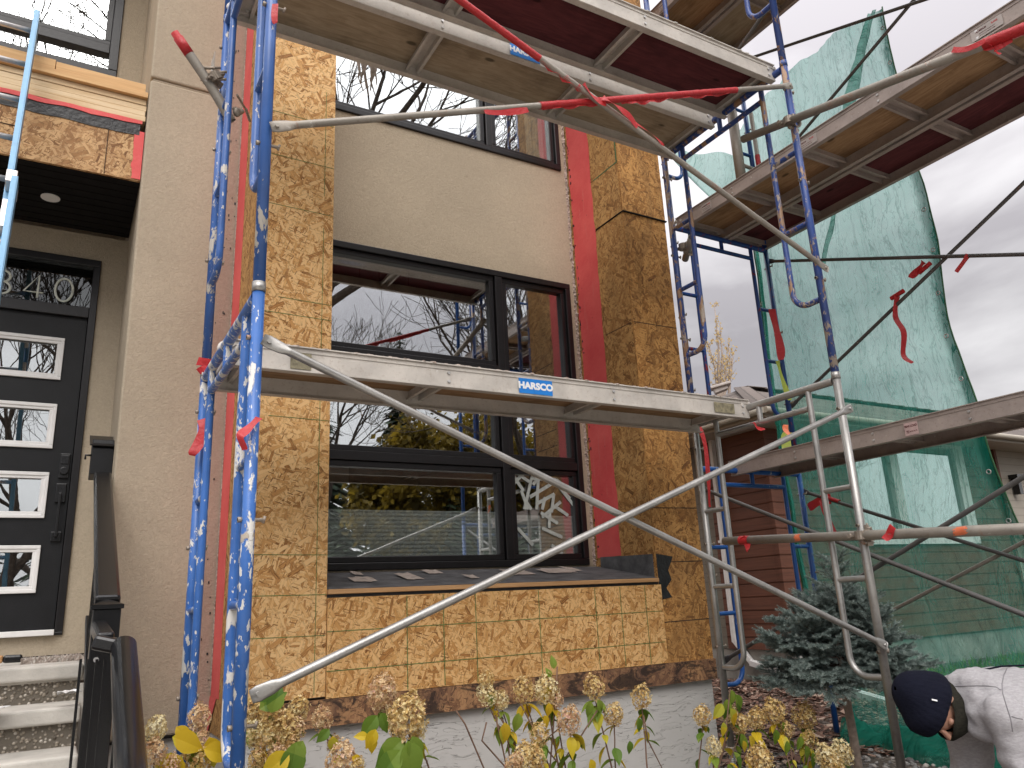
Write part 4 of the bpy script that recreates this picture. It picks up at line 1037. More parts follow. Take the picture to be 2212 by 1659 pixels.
b.build('tape_patch', M['tape_o'], t)
t = pole((xt,2.90,2.725), (xt,.85,2.22), .0242, M['galv_dull'], 'thick upper guard tube clamped to the worn blue frame, red tape near its right end')
clamp(t, (xt+.0235, 2.55, 2.64), (0,1,.24), (0,0,1))
A_, B_ = Vector((xt,2.90,2.725)), Vector((xt,.85,2.22))
wrap(t, A_.lerp(B_,.70), A_.lerp(B_,.86), .0245, seed=61, n=30, fl=((.0,.35,.03),))
ribbon(t, [A_.lerp(B_,.715)+Vector((-.02,0,-.02)), A_.lerp(B_,.72)+Vector((-.02,0,-.06)), A_.lerp(B_,.73)+Vector((-.02,0,-.09))], .022, seed=63)
ribbon(t, [A_.lerp(B_,.64)+Vector((-.03,0,.02)), A_.lerp(B_,.67)+Vector((-.03,0,-.01)), A_.lerp(B_,.71)+Vector((-.03,0,.0))], .035, seed=64, side=Vector((0,0,1)))
# tie tube at the upper left with a red painted end
t = thing('tie_tube', (.45,3.62,2.5), 'short tie tube with a red painted end, clamped to the left blue frame', 'scaffold tube')
pa = at(385,82,Y=3.55); pb = at(452,180,Y=3.58); pc = at(500,262,Y=3.60); pm = pa.lerp(pb, .36)
b = MB(); b.tube([pm, pb, pc], .0242, 18, False); b.build('tube', M['galv_dull'], t)
b = MB(); b.tube([pa, pm], .0248, 18, hollow=True); b.build('painted_end', M['tape'], t)
cc = at(461,172,Y=3.585); clamp(t, cc+Vector((.0,.0,0)), (pc-pa), (0,0,1))
b = MB()
for dx, dz in ((0,.0),(.02,.02),(-.02,.03),(.03,-.02)):
    b.tube([cc+Vector((dx-.03,-.03,dz)), cc+Vector((dx+.045,-.04,dz+.02))], .007, 8)
b.box(cc.x-.01, cc.x-.004, cc.y-.05, cc.y+.05, cc.z+.03, cc.z+.13); b.build('bolt', M['clamp'], t)
t = thing('tie_hook', (.6,3.9,2.2), 'rusty hook and chain tying the left blue frame to the wall', 'hook')
b = MB(); q0, q1, q2 = at(512,205,Y=3.62), at(532,238,Y=3.8), at(540,262,Y=3.93); b.tube([q0,q1,q2], .006, 8)
b.tube([at(505,232,Y=3.62), at(512,248,Y=3.64), at(524,240,Y=3.66)], .012, 8); b.blob(at(512,242,Y=3.62), (.022,.015,.026), 10, 6, .3)
for k in range(5): b.blob(q1.lerp(q2, k/5), (.009,.009,.013), 8, 5)
b.build('hook', M['clamp'], t)
# rebar-like pieces, tube end at the house corner, guard posts behind the side platforms
t = pole(at(1494,512,Y=3.50), at(1480,560,Y=3.72), .0242, M['galv'], 'short open tube end clamped to the rear post at the house corner', 'tube_end')
clamp(t, at(1482,535,Y=3.63), (0,1,0), (0,0,1))
for px0, py0, px1, py1, r_, lab, y_ in ((1583,235,1612,455,.021,'grey guard post with a wide sleeve beside the top netting',4.12),(1622,245,1652,415,.019,'grey guard post with red tape beside the top netting',4.12)):
    a_ = at(px0,py0,Y=y_); b_ = at(px1,py1,Y=y_); b_.x = a_.x
    t = thing('guard_post', b_, lab, 'scaffold post', 'guard posts standing on the side platform'); 
    b = MB(); b.tube([Vector((a_.x,y_,2.97)), a_], r_, 14, hollow=True); b.build('tube', M['galv_dull'], t)
    if 'sleeve' in lab:
        b = MB(); b.tube([Vector((a_.x-.02,y_,3.34)), a_+Vector((-.02,0,-.05))], .045, 14); b.box(a_.x-.02,a_.x+.10,y_-.02,y_+.02,3.36,3.40); b.build('sleeve', M['galv_dull'], t)
    else: wrap(t, Vector((a_.x,y_,3.45)), Vector((a_.x,y_,3.75)), .021, seed=71, n=14)
t = thing('guard_bar', (4.9,4.1,3.5), 'short grey bar linking the two guard posts', 'scaffold tube'); b = MB(); b.tube([at(1600,355,Y=4.12), at(1640,370,Y=4.12)], .017, 12); b.build('tube', M['galv_dull'], t)
# tape things tied to posts
def tied(c, wd, pts, label, mat=None, seed=1, name='tape_tie', r=0, post=None):
    c = Vector(c); t = thing(name, c, label, 'tape', 'plastic tape tied to the scaffold')
    ribbon(t, [c+Vector(p) for p in pts], wd, 'strip', mat, seed)
    if post: wrap(t, post[0], post[1], r, 'knot', mat, seed, 8)
    return t
c = at(437,905,Y=3.60); tied(c, .055, [(0,0,0),(.005,-.02,-.06),(-.02,-.01,-.14),(-.025,0,-.17)], 'red tape tied on the rear left post beside the wall', seed=3)
c = at(537,915,Y=2.53); tied(c, .035, [(.03,-.01,.02),(0,-.02,-.02),(-.03,-.02,-.05),(-.02,-.01,-.09)], 'red tape tied on the spattered front left post', seed=5)
c = at(436,790,Y=3.60); tied(c, .05, [(-.02,0,.02),(.02,-.02,0),(-.01,0,-.03)], 'red tape knot at the left end of the lower platform', seed=7)
c = at(592,40,Y=2.53); tied(c, .03, [(0,-.01,.06),(0,-.012,.0),(.003,-.01,-.03)], 'red tape patch on the left post near the top edge', seed=8)
c = at(1633,922,X=3.50); tied(c, .055, [(-.0,.02,.03),(0,-.01,0),(0,-.05,-.03)], 'crumpled red tape hanging under the silver ledger', seed=9)
c = at(1703,930,X=3.47); tied(c, .035, [(0,.01,.035),(-.01,0,0),(-.01,-.02,-.04)], 'orange tape round the silver brace', M['tape_o'], 10)
c = at(1700,960,Y=4.15); tied(c, .09, [(.03,0,.10),(-.0,-.02,0),(-.06,-.03,-.14)], 'yellow caution tape bunched on the side scaffold', M['tape_y'], 11)
c = at(1690,850,Y=4.15); tied(c, .05, [(0,0,.28),(.02,-.02,.1),(.04,-.03,-.06)], 'yellow caution tape twisted round the red-taped post', M['tape_y'], 12)
c = at(1672,720,Y=4.14); tied(c, .075, [(.02,0,.22),(0,-.02,0),(.01,-.03,-.24)], 'red tape hanging along the taped side post', seed=14)
c = at(1510,960,Y=3.80); tied(c, .032, [(0,0,.16),(.02,-.02,0),(.02,-.03,-.28),(.05,0,-.42)], 'red tape hanging below the right end of the lower platform', seed=15)
# ------------------------------------------------------------------ ground
g = MB(); ys = [-160,-30,-6,-2,0,1.5,3,4,8,30,160]; xs_ = [-160,-30,-6,-2,0,2,4,6,9,16,40,160]
def gz(x, y):
    z = -1.06 - .06*max(0, 4-y) if y > -4 else -1.06-.48
    return z
for i in range(len(xs_)-1):
    for j in range(len(ys)-1):
        g.face([(x, y, gz(x, y)) for x, y in ((xs_[i],ys[j]),(xs_[i+1],ys[j]),(xs_[i+1],ys[j+1]),(xs_[i],ys[j+1]))], None, True)
o = single(g, 'ground', M['ground'], None, None, loc=(0,0,-1)); o['kind'] = 'structure'
g = MB(); g.box(-60, 60, -14, -6, -1.60, -1.52); o = single(g, 'road', M['asphalt'], None, None); o['kind'] = 'structure'
g = MB(); g.box(-60, 60, -60, -14.2, -1.60, -1.50); o = single(g, 'lawn', M['lawn'], None, None); o['kind'] = 'structure'
g = MB(); g.box(-5, 9, -6, 1.35, -1.60, -1.235); o = single(g, 'bounce_slab', M['concrete'], None, None); o['kind'] = 'structure'  # unseen pale slab, added to bounce light up onto the platform undersides
# pebbles and bark chips
r4 = random.Random(11)
def scatter(name, mat, n, reg, size, fn, label, cat):
    b = MB()
    for k in range(n):
        x = reg[0]+r4.random()*(reg[1]-reg[0]); y = reg[2]+r4.random()*(reg[3]-reg[2])
        if not fn(x, y): continue
        s = size[0]+(size[1]-size[0])*r4.random()**2; z = gz(x, y)+s*.2
        if cat == 'gravel':
            b.blob((x, y, z), (s, s*(.6+.5*r4.random()), s*.6), 7, 4, .45)
        else:
            a = r4.random()*math.pi; l = s*(1.2+r4.random()); w_ = s*(.3+.3*r4.random()); t_ = .004
            d = Vector((math.cos(a), math.sin(a), r4.uniform(-.35,.35))); d.normalize(); b.bar(Vector((x,y,z+.01))-d*l/2, Vector((x,y,z+.01))+d*l/2, w_, t_, (r4.uniform(-.5,.5), r4.uniform(-.5,.5), 1))
    o = single(b, name, mat, label, cat, loc=(reg[0], reg[2], -1)); o['kind'] = 'stuff'; return o
scatter('gravel', M['pebble'], 4200, (1.0, 5.6, 2.4, 4.05), (.008, .028), lambda x, y: x > .5 and y < 3.95+max(0,(x-3.7)*.05), 'grey pebbles spread along the foot of the foundation', 'gravel')
scatter('bark_mulch', M['chip'], 9000, (3.75, 8.2, 3.4, 8.0), (.02, .075), lambda x, y: not (x > 7.3 and y > 6.4) and y > 3.8-.2*(x-3.7), 'dark bark mulch covering the bed beside the neighbouring house', 'mulch')
g = MB(); 
for k in range(2600):
    x = 7.5+r4.random()*6; y = 4.4+r4.random()*2; z = gz(x,y); h = .03+.10*r4.random(); a = r4.random()*6.28
    g.face([(x-.012*math.cos(a), y-.012*math.sin(a), z), (x+.012*math.cos(a), y+.012*math.sin(a), z), (x+r4.uniform(-.05,.05), y+r4.uniform(-.05,.05), z+h)])
o = single(g, 'ground_cover', M['leaf_g'], 'low green plants under the neighbour window', 'plants', loc=(8,5,-1)); o['kind'] = 'stuff'

# ------------------------------------------------------------------ neighbouring house
NX, NY = 7.5, 6.6
N = thing('neighbour_house', (10, 9, -1.06), 'brown plank and vinyl sided bungalow with a hipped shingle roof behind the scaffold', 'house')
b = MB(); b.box(NX, 9.05, NY, NY+.1, -.70, 1.95); b.box(NX, NX+.1, NY+.101, 7.62, -.70, 1.95); b.box(9.05, 11.72, NY, NY+.1, -.70, .50); b.box(11.72, 12.60, NY, NY+.1, -.70, 1.95)
b.build('plank_wall', M['wood_siding'], N)
b = MB(); b.box(NX-.03, NX+.02, NY-.03, NY+.02, -.71, 1.95); b.box(12.60, 12.66, NY-.03, NY+.02, -.7, 1.95); b.build_each('corner_trim', M['wood_siding'], N)
b = MB(); b.box(NX+.02, NX+.1, 7.621, 14, -.70, 1.95); b.build('side_siding', M['vinyl'], N)
b = MB(); b.box(12.66, 18, NY+.02, NY+.1, -.7, 1.95); b.build('front_siding', M['vinyl_beige'], N)
b = MB(); b.box(NX+.03, 18, NY+.03, 14, -1.5, -.705); b.build('foundation', M['nfound'], N)
b = MB(); b.box(NX+.01, NX+.16, NY-.06, NY+.03, -1.5, -.76); b.build('foundation_corner', M['parge'], N)
b = MB(); bars(b, 9.05, 11.72, .50, 2.0, .11, NY-.04, NY+.10, .13, .1); b.box(9.92, 10.10, NY-.035, NY+.09, .63, 1.9); b.box(11.52, 11.61, NY-.02, NY+.09, .63, 1.9)
NW = b.build('window', M['white_trim'], N)
b = MB(); b.box(9.161, 9.919, NY+.03, NY+.04, .631, 1.9); b.box(10.101, 11.519, NY+.03, NY+.04, .631, 1.9); b.build('glass', M['glass_n'], NW)
b = MB(); b.box(9.0, 11.8, NY+.6, NY+.7, .4, 2); b.build('room', M['dark'], N)
EX, EY, EZ = 7.0, 6.1, 2.04
b = MB(); b.box(EX+.03, 20, EY+.03, NY+.099, 1.951, 1.97); b.box(EX+.03, NX+.2, NY+.1, 14, 1.951, 1.97); b.build('soffit', M['vinyl_beige'], N)
b = MB(); b.box(EX, 20, EY, EY+.028, 1.94, 2.05); b.box(EX, EX+.028, EY+.029, 14, 1.94, 2.05)
b.tube([(EX-.03,EY-.045,2.015),(20,EY-.045,2.015)], .042, 8); b.tube([(EX-.045,EY-.03,2.015),(EX-.045,14,2.015)], .042, 8); b.build('gutter', M['vinyl_beige'], N)
b = MB(); Rg = 3.4; rx, ry, rz = EX+Rg, EY+Rg, 3.50; z0 = 2.06; O = .03
def roofq(pts, uv): b.face(pts, uv)
sl = math.hypot(Rg, rz-z0)
roofq([(EX-O,EY-O,z0),(20,EY-O,z0),(20,ry,rz),(rx,ry,rz)], [(0,0),(13,0),(13,sl),(Rg,sl)])
roofq([(EX-O,15,z0),(EX-O,EY-O,z0),(rx,ry,rz)], [(-9,0),(0,0),(-Rg,sl)])
roofq([(rx,ry,rz),(20,ry,rz),(20,16,2),(EX-O,15,z0)], [(0,0),(10,0),(10,6),(0,6)])
b.build('roof', M['shingle'], N)
b = MB(); 
for k in range(14):
    t_ = k/14; p0 = Vector((EX,EY,z0+.012)).lerp(Vector((rx,ry,rz+.012)), t_); p1_ = Vector((EX,EY,z0+.03)).lerp(Vector((rx,ry,rz+.03)), (k+1.15)/14); b.bar(p0, p1_, .26, .012)
for k in range(20): b.bar((rx+k*.45,ry,rz+.012),(rx+k*.45+.5,ry,rz+.028),.3,.012)
b.build('ridge_cap', M['shingle'], N)
c = at(1556,836,Y=9.2); b = MB(); b.bar(c+Vector((-.13,.12,-.02)), c+Vector((.14,-.10,.05)), .24, .045); b.bar(c+Vector((-.08,.08,-.07)), c+Vector((.09,-.06,-.0)), .16, .10); b.build('roof_vent', M['label_grey'], N, bevel=.01)
b = MB(); b.box(12.95,13.1,NY-.12,NY+.02,1.50,1.56); b.box(12.98,13.07,NY-.10,NY,1.25,1.5); b.build('wall_lamp', M['black_paint'], N)
DS = thing('downspout', (7.4,7.45,-.8), 'white downspout with a long extension lying down the mulch slope beside the brown wall', 'downspout')
b = MB(); b.box(7.40, 7.475, 7.40, 7.46, -.62, 1.95); b.build('pipe', M['white_trim'], DS, bevel=.008)
b = MB(); p0 = Vector((7.437,7.43,-.60)); p1_ = at(1625,1432,Y=7.25); b.bar(p0, p1_, .075, .06); b.build('elbow', M['white_trim'], DS, bevel=.008)
b = MB(); p2_ = at(1938,1524,Y=4.75); b.bar(p1_, p2_, .085, .065); b.bar(p1_+Vector((0,0,.034)), p2_+Vector((0,0,.034)), .03, .008); b.build('extension', M['white_trim'], DS, bevel=.008)
b = MB(); b.bar((7.38,7.43,.62),(7.49,7.43,.62),.075,.03); b.build('strap', M['white_trim'], DS)

# ------------------------------------------------------------------ green netting on the side scaffold
def netting():
    t = thing('debris_netting', (5.25, 3.6, 1.5), 'translucent green debris netting hung down the side scaffold', 'netting')
    b = MB(); nu, nv = 70, 150
    def P(u, v):
        # u 0 left(far) .. 1 right(near) ; v 0 top .. 1 bottom
        yl = 4.50 - .02*math.sin(v*9) - (.35*max(0, v-.8)/.2)
        yr = 2.83 - .03*v - .26*max(0, v-.5)/.5 + .012*math.sin(v*14) + (.0 if v < .1 else .014*math.sin(v*31))
        zt_ = 4.42 + .10*math.sin(math.pi*u)*(1) if True else 0
        zt_ = (4.20*(1-u)**2 + 4.60*2*u*(1-u) + 4.38*u*u)
        y = yl + (yr-yl)*u; z = zt_ + (-1.18-zt_)*v
        x = 5.25 + .018*math.sin(u*23+v*3) + .035*noise.noise(Vector((u*9, v*2.2, 1))) + .022*noise.noise(Vector((u*26, v*5, 4))) + (.05 if u < .03 else 0)
        x += .10*max(0, v-.75)*4*noise.noise(Vector((u*5, v*3, 9)))
        return Vector((x, y + .02*noise.noise(Vector((u*3, v*16, 2))), z))
    idx = {}; 
    for j in range(nv+1):
        for i in range(nu+1): idx[i, j] = len(b.v); b.v.append(P(i/nu, j/nv))
    for j in range(nv):
        for i in range(nu):
            q = [idx[i,j], idx[i+1,j], idx[i+1,j+1], idx[i,j+1]]
            b._f(q, [(b.v[k].y, b.v[k].z) for k in q], True)
    N0 = len(b.v)
    # wrapped corner piece at the far top, a loose second layer and the bunched foot
    def sheet(fn, nu, nv, hemv=0):
        i0 = len(b.v)
        for j in range(nv+1):
            for i in range(nu+1): b.v.append(fn(i/nu, j/nv))
        for j in range(nv):
            for i in range(nu):
                q = [i0+j*(nu+1)+i, i0+j*(nu+1)+i+1, i0+(j+1)*(nu+1)+i+1, i0+(j+1)*(nu+1)+i]
                b._f(q, [(b.v[k].y+b.v[k].x, b.v[k].z) for k in q], True)
    hem = [0.0]*N0
    for j in range(nv+1):
        for i in range(nu+1):
            e = min(i, nu-i)/nu; h = 1.0 if e < .018 else (.55 if e < .03 else 0)
            if i/nu > .5 and e < .045: h = max(h, .8 if e < .03 else .3)
            hem[idx[i,j]] = h
    def wrapc(u, v):
        p = P(0, .03+v*.13); q = p + Vector((-.85*u*(1-.95*v), .06+.12*u, .06*u + .03*math.sin(u*9) - .12*u*(1-v)))
        return q
    sheet(wrapc, 16, 22); hem += [1.0 if (k % 17) == 16 or k//17 == 22 else 0.0 for k in range(17*23)]
    def fold(u, v):   # diagonal doubled fold near the top right
        p = P(.97-.55*v*.9+ -.02*u, .0+v*.34); q = P(.97-.55*v*.9-.045-.02*math.sin(v*5), v*.34)
        r_ = p.lerp(q, u); r_.x -= .03+.015*math.sin(u*7+v*9); return r_
    sheet(fold, 8, 40); hem += [.45 + (.4 if (k % 9) in (0, 8) else 0) for k in range(9*41)]
    for k0, k1, s in ((.03,.045,1),):
        def fd(u, v, k0=k0, k1=k1, s=s):
            r_ = P(k0+(k1-k0)*u + .02*math.sin(v*6+s), .25+.7*v); r_.x -= .02+.012*math.sin(u*9+v*11); return r_
        sheet(fd, 5, 60); hem += [0.22]*(6*61)
    def foot(u, v):
        p = P(u, .985); a = v*3.0
        return p + Vector((-.10-.42*v*(.7+.5*noise.noise(Vector((u*5,1,0)))), -.05, .10*math.sin(a*2.3+u*8)*(1-v*.3)+.14*noise.noise(Vector((u*9, v*4, 3)))+.12*math.sin(math.pi*v)))
    sheet(foot, 44, 18); hem += [.42 + .2*noise.noise(Vector((k*.1,0,0))) for k in range(45*19)]
    o = b.build('net', M['net'], t)
    at_ = o.data.attributes.new('hem', 'FLOAT', 'POINT'); at_.data.foreach_set('value', hem)
    g = MB()
    for k in range(17):
        v = .03+k*.058
        for u in (.012, .978):
            c = P(u, v)+Vector((-.008,0,0)); g.tube(arc(c, .014, 0, 2*math.pi, (0,1,0), (0,0,1), 10), .004, 6, False)
    g.build('grommet', M['alu_rail'], t)
    g = MB(); g.tube([P(1, k/60)+Vector((-.004,.0,0)) for k in range(61)], .006, 6); g.tube([P(0, k/60) for k in range(61)], .006, 6); g.build('hem_cord', M['seam_green'], t)
netting()

# ------------------------------------------------------------------ extension ladder
L0 = Vector((-.425, 4.762, 3.457)); Ld = Vector((.013, -.265, -.964)).normalized(); LX = Vector((1,0,0)); LN = LX.cross(Ld).normalized()
LA = thing('extension_ladder', L0+Ld*4.7, 'light blue fibreglass extension ladder with silver rungs leaning on the porch', 'ladder')
def chan(b, p, q, s):
    """C channel stile, open side facing the rungs"""
    for a_, w_, h_, off in ((0,.006,.075,0),):
        b.bar(p+LX*s*.012, q+LX*s*.012, .006, .078, LN)
    for e in (-1, 1): b.bar(p+LN*e*.036, q+LN*e*.036, .030, .006, LN)
b = MB(); chan(b, L0-Ld*.16, L0+Ld*1.75, 1); b.build('stile', M['ladder_blue'], LA)
b = MB(); chan(b, L0-LX*.42-Ld*.16, L0-LX*.42+Ld*1.75, -1); b.build('stile', M['ladder_blue'], LA)
off = LN*(.085) + LX*.03
if off.y > 0: off = -LN*.085 + LX*.03
b = MB(); chan(b, L0+Ld*1.30+off, L0+Ld*4.72+off, 1); b.build('stile', M['ladder_blue'], LA)
b = MB(); chan(b, L0-LX*.48+Ld*1.30+off, L0-LX*.48+Ld*4.72+off, -1); b.build('stile', M['ladder_blue'], LA)
for k in range(15):
    b = MB(); o2 = Vector((0,0,0)) if k < 5 else off*1.0; c = L0+Ld*.305*k+o2
    b.tube([c-LX*.40, c-LX*.012], .016, 12); b.build('rung', M['alu_rail'], LA)
b = MB(); c = L0+Ld*1.30+off*.5; b.bar(c-Ld*.04, c+Ld*.04, .05, .16, LN); b.bar(c+Ld*.25-Ld*.09, c+Ld*.25+Ld*.09, .045, .15, LN); b.tube([c+Ld*.38-LX*.05, c+Ld*.38+LX*.03], .014, 8); b.build('guide_bracket', M['alu_rail'], LA, bevel=.004)

# torn insulation wrap hanging in the upper window area
t = thing('torn_wrap', at(790,150,Y=3.66), 'frayed scrap of pale plastic sheet hanging from the upper platform', 'plastic scrap')
b = MB(); c0 = at(790,128,Y=3.64)
for k in range(9):
    r5 = random.Random(k); pts = [c0+Vector((-.06+k*.016,0,.06))]
    for j in range(6): pts.append(pts[-1]+Vector((r5.uniform(-.012,.016)-.000*(k-4), r5.uniform(-.004,.004), -.035-(.004*(4-abs(k-4))))))
    for j in range(6):
        s_ = .014*(1-j/7); b.face([pts[j]-Vector((s_,0,0)), pts[j+1]-Vector((s_*.85,0,0)), pts[j+1]+Vector((s_*.85,0,0)), pts[j]+Vector((s_,0,0))], None, True)
for k in range(26):
    r5 = random.Random(k+50); p = c0+Vector((r5.uniform(-.07,-.01), r5.uniform(-.005,.005), r5.uniform(-.09,.05))); pts = [p]
    for j in range(4): pts.append(pts[-1]+Vector((r5.uniform(-.03,.01), 0, r5.uniform(-.014,.010))))
    b.tube(pts, .0009, 4, False)
b.build('sheet', M['peel'], t)
for k, (x, y) in enumerate(((775,894),(886,907),(819,935))):
    c = at(x, y, Y=5.6); lab = ['leftmost amber glass pendant bulb seen through the window', 'rightmost amber glass pendant bulb seen through the window', 'lowest amber glass pendant bulb seen through the window'][k]
    t = thing('pendant_bulb', c, lab, 'pendant lamp', 'glass pendants behind the window')
    b = MB(); b.blob(c, (.032,.032,.036), 14, 9); b.build('bulb', M['lumber_o'], t)
    b = MB(); b.tube([c+Vector((0,0,.03)), c+Vector((0,0,.085))], .014, 10); b.tube([c+Vector((0,0,.08)), Vector((c.x,c.y,2.74))], .003, 6); b.build('cord', M['black_paint'], t)
# ------------------------------------------------------------------ hydrangeas
def floret_head(name, mat, seed, n=150):
    """one drying hydrangea panicle of unit radius, many four-petalled florets"""
    r = random.Random(seed); b = MB()
    for k in range(n):
        z = 1-2*(k+.5)/n; a = k*2.39996+r.random()*.5; rr = math.sqrt(max(0, 1-z*z)); rad = .72+.32*r.random()
        d = Vector((rr*math.cos(a), rr*math.sin(a), z))
        shape = 1.0 if z < 0 else 1-.30*z
        c = Vector((d.x*shape, d.y*shape, d.z*1.15))*rad*(1+.13*noise.noise(d*2.2+Vector((seed,0,0))))
        nrm = (d + Vector((r.uniform(-.5,.5), r.uniform(-.5,.5), r.uniform(-.5,.5)))).normalized()
        t1 = nrm.orthogonal().normalized(); t1 = Matrix.Rotation(r.random()*6.28, 3, nrm) @ t1; t2 = nrm.cross(t1)
        s = .115+.085*r.random()
        for q in range(4):
            e = (t1*math.cos(q*math.pi/2)+t2*math.sin(q*math.pi/2)); f = nrm.cross(e)
            cup = nrm*s*r.uniform(.1,.8); w_ = s*r.uniform(.35,.5)
            b.face([c, c+e*s*.55-f*w_+cup*.4, c+e*s*(.95+.25*r.random())+cup, c+e*s*.55+f*w_+cup*.5])
        if k % 5 == 0: b.tube([c*.15, c*.95], .012, 3, False)
    o = b.build(name, mat, None, True); return o
HEADS = [floret_head('flower_head', M[m], s, n) for m, s, n in (('petal',1,190),('petal_pink',2,190),('petal_cream',3,180),('petal',4,150),('petal',5,230))]
def leaf(b, c, d, up, L, W, fold=.25, curl=.3):
    d = Vector(d).normalized(); side = d.cross(Vector(up))
    if side.length < 1e-3: side = Vector((1,0,0))
    side.normalize(); n = side.cross(d).normalized()
    n_ = 8; prof = [0, .58, .88, 1, .97, .82, .58, .28, 0]
    mid = [c + d*L*k/n_ - n*curl*L*(k/n_)**2 for k in range(n_+1)]
    for k in range(n_):
        for s in (-1, 1):
            a = mid[k] + side*s*W*.5*prof[k] + n*fold*W*.5*prof[k]; e = mid[k+1] + side*s*W*.5*prof[k+1] + n*fold*W*.5*prof[k+1]
            q = [mid[k], mid[k+1], e, a]
            if prof[k] == 0: q = [mid[k], mid[k+1], e]
            elif prof[k+1] == 0: q = [mid[k], mid[k+1], a]
            if s > 0: q.reverse()
            b.face(q, None, True)
used = set()
def shrub(base, heads, label, leaves=1.0, seed=0, extra=()):
    r = random.Random(seed); t = thing('hydrangea', base, label, 'shrub', 'drying hydrangeas along the foundation')
    st = MB(); fo = MB(); base = Vector(base)
    for (x, y, dpx, Y, kind) in heads:
        c = at(x, y, Y=Y); zd = c.dot(FW); rad = dpx*.5*zd/F*1.04
        src = HEADS[kind]; o = src.copy() if src in used or True else src
        COL.objects.link(o); o.parent = t; o.location = c-WL[t]
        o.scale = (rad*.95, rad*.95, rad*.98); o.rotation_euler = (r.uniform(-.4,.4), r.uniform(-.4,.4), r.random()*6.28)
        # cane from the crown of the shrub up to the head
        b0 = base + Vector((r.uniform(-.08,.08), r.uniform(-.06,.06), 0)); p1 = c - Vector((0,0,rad*.7)); mid = b0.lerp(p1, .55)+Vector(((p1.x-b0.x)*.12, 0, -.02)); pts = []
        for k in range(9):
            s = k/8; pts.append((b0*(1-s)**2 + mid*2*s*(1-s) + p1*s*s) + Vector((.006*noise.noise(Vector((s*6,x,0))), 0, 0)))
        st.tube(pts, [.0052*(1-.5*k/8) for k in range(9)], 6, False)
        nl = int((4+r.random()*4)*leaves)
        for k in range(nl):
            s = .97-.34*r.random() if k > 1 else .97; q = pts[0].lerp(pts[0],0); i = min(7, int(s*8)); q = pts[i].lerp(pts[i+1], s*8-i)
            a = r.random()*6.28; d = Vector((math.cos(a), math.sin(a)*.8, r.uniform(-1.1,-.1)))
            fo.m = 0 if r.random() < .62 else 1
            L = r.uniform(.045,.085)*min(1.25, rad/.045)
            leaf(fo, q, d, (0,0,1), L, L*.55, .35, r.uniform(.1,.6))
    for (x, y, Y, L, ax, ay, az, m_) in extra:
        fo.m = m_; leaf(fo, at(x, y, Y=Y), (ax, ay, az), (0,-1,.4), L, L*.62, .2, .25)
    st.build('canes', M['stem'], t); fo.build('foliage', [M['leaf_g'], M['leaf_y']], t)
    return t
G = gz
shrub((.42,3.0,G(0,3)), [(337,1573,50,2.75,2),(334,1625,52,2.7,1),(431,1548,50,3.05,1),(424,1640,66,2.8,0),(436,1596,34,3.0,1),(370,1650,40,2.7,1)], 'low hydrangea with large yellow leaves between the railing and the spattered posts', 1.0, 1,
      [(372,1592,2.75,.11,.8,0,-.35,1),(368,1625,2.7,.12,.15,0,-1,1),(452,1592,2.8,.10,.25,0,-.9,1),(440,1618,2.75,.10,.9,0,-.3,1),(395,1635,2.75,.10,-.7,0,-.3,1),(420,1605,2.8,.08,.1,0,-1,0),(380,1570,2.8,.07,.6,-.2,-.6,1)])
shrub((.98,3.1,G(1,3)), [(548,1530,58,2.95,0),(585,1545,66,2.95,0),(618,1575,62,2.9,4),(575,1600,70,2.85,0),(625,1610,56,2.85,0),(645,1530,50,3.0,0),(600,1640,52,2.8,1),(548,1585,50,2.85,2),(555,1640,40,2.8,0),(640,1575,40,2.9,1),(590,1510,36,3.0,1)], 'dense hydrangea cluster with a curled green leaf on top, against the left base boards', .8, 2,
      [(560,1532,2.75,.10,.9,-.1,.5,0),(585,1540,2.72,.09,.3,-.2,.9,0),(640,1605,2.7,.13,-.2,-.1,-1,0),(625,1625,2.7,.11,-.7,0,-.5,1),(612,1655,2.7,.10,.5,0,-.5,0),(655,1600,2.7,.10,-.5,0,-.8,0)])
shrub((1.30,2.9,G(1,3)), [(696,1552,46,2.95,1),(722,1606,34,2.95,0),(738,1642,70,2.75,1),(772,1655,36,2.7,0)], 'loose hydrangea with a single yellow leaf before the grey foundation', .8, 3,
      [(718,1590,2.9,.06,.1,0,-1,1),(712,1575,2.9,.06,-.6,0,-.5,0),(760,1635,2.7,.05,.5,0,-.3,1)])
shrub((1.45,2.75,G(1,3)), [(826,1492,64,2.85,1),(830,1520,36,2.85,1),(880,1545,84,2.65,4),(862,1572,44,2.66,0),(902,1575,40,2.66,2)], 'tall hydrangea with the biggest cream head and long green leaves', .9, 4,
      [(815,1545,2.8,.09,-.7,0,-.8,0),(822,1540,2.8,.08,.5,0,-1,0),(870,1595,2.62,.12,-.6,0,-.5,0),(880,1600,2.6,.14,.2,-.1,-1,0),(865,1620,2.6,.12,-.7,0,-.7,0),(890,1590,2.6,.10,.3,0,-1,0),(812,1575,2.75,.07,-.5,0,-.9,1),(803,1590,2.75,.06,.1,0,-1,1),(845,1640,2.65,.11,.2,0,-1,0),(795,1590,2.8,.05,-.8,0,.1,1)])
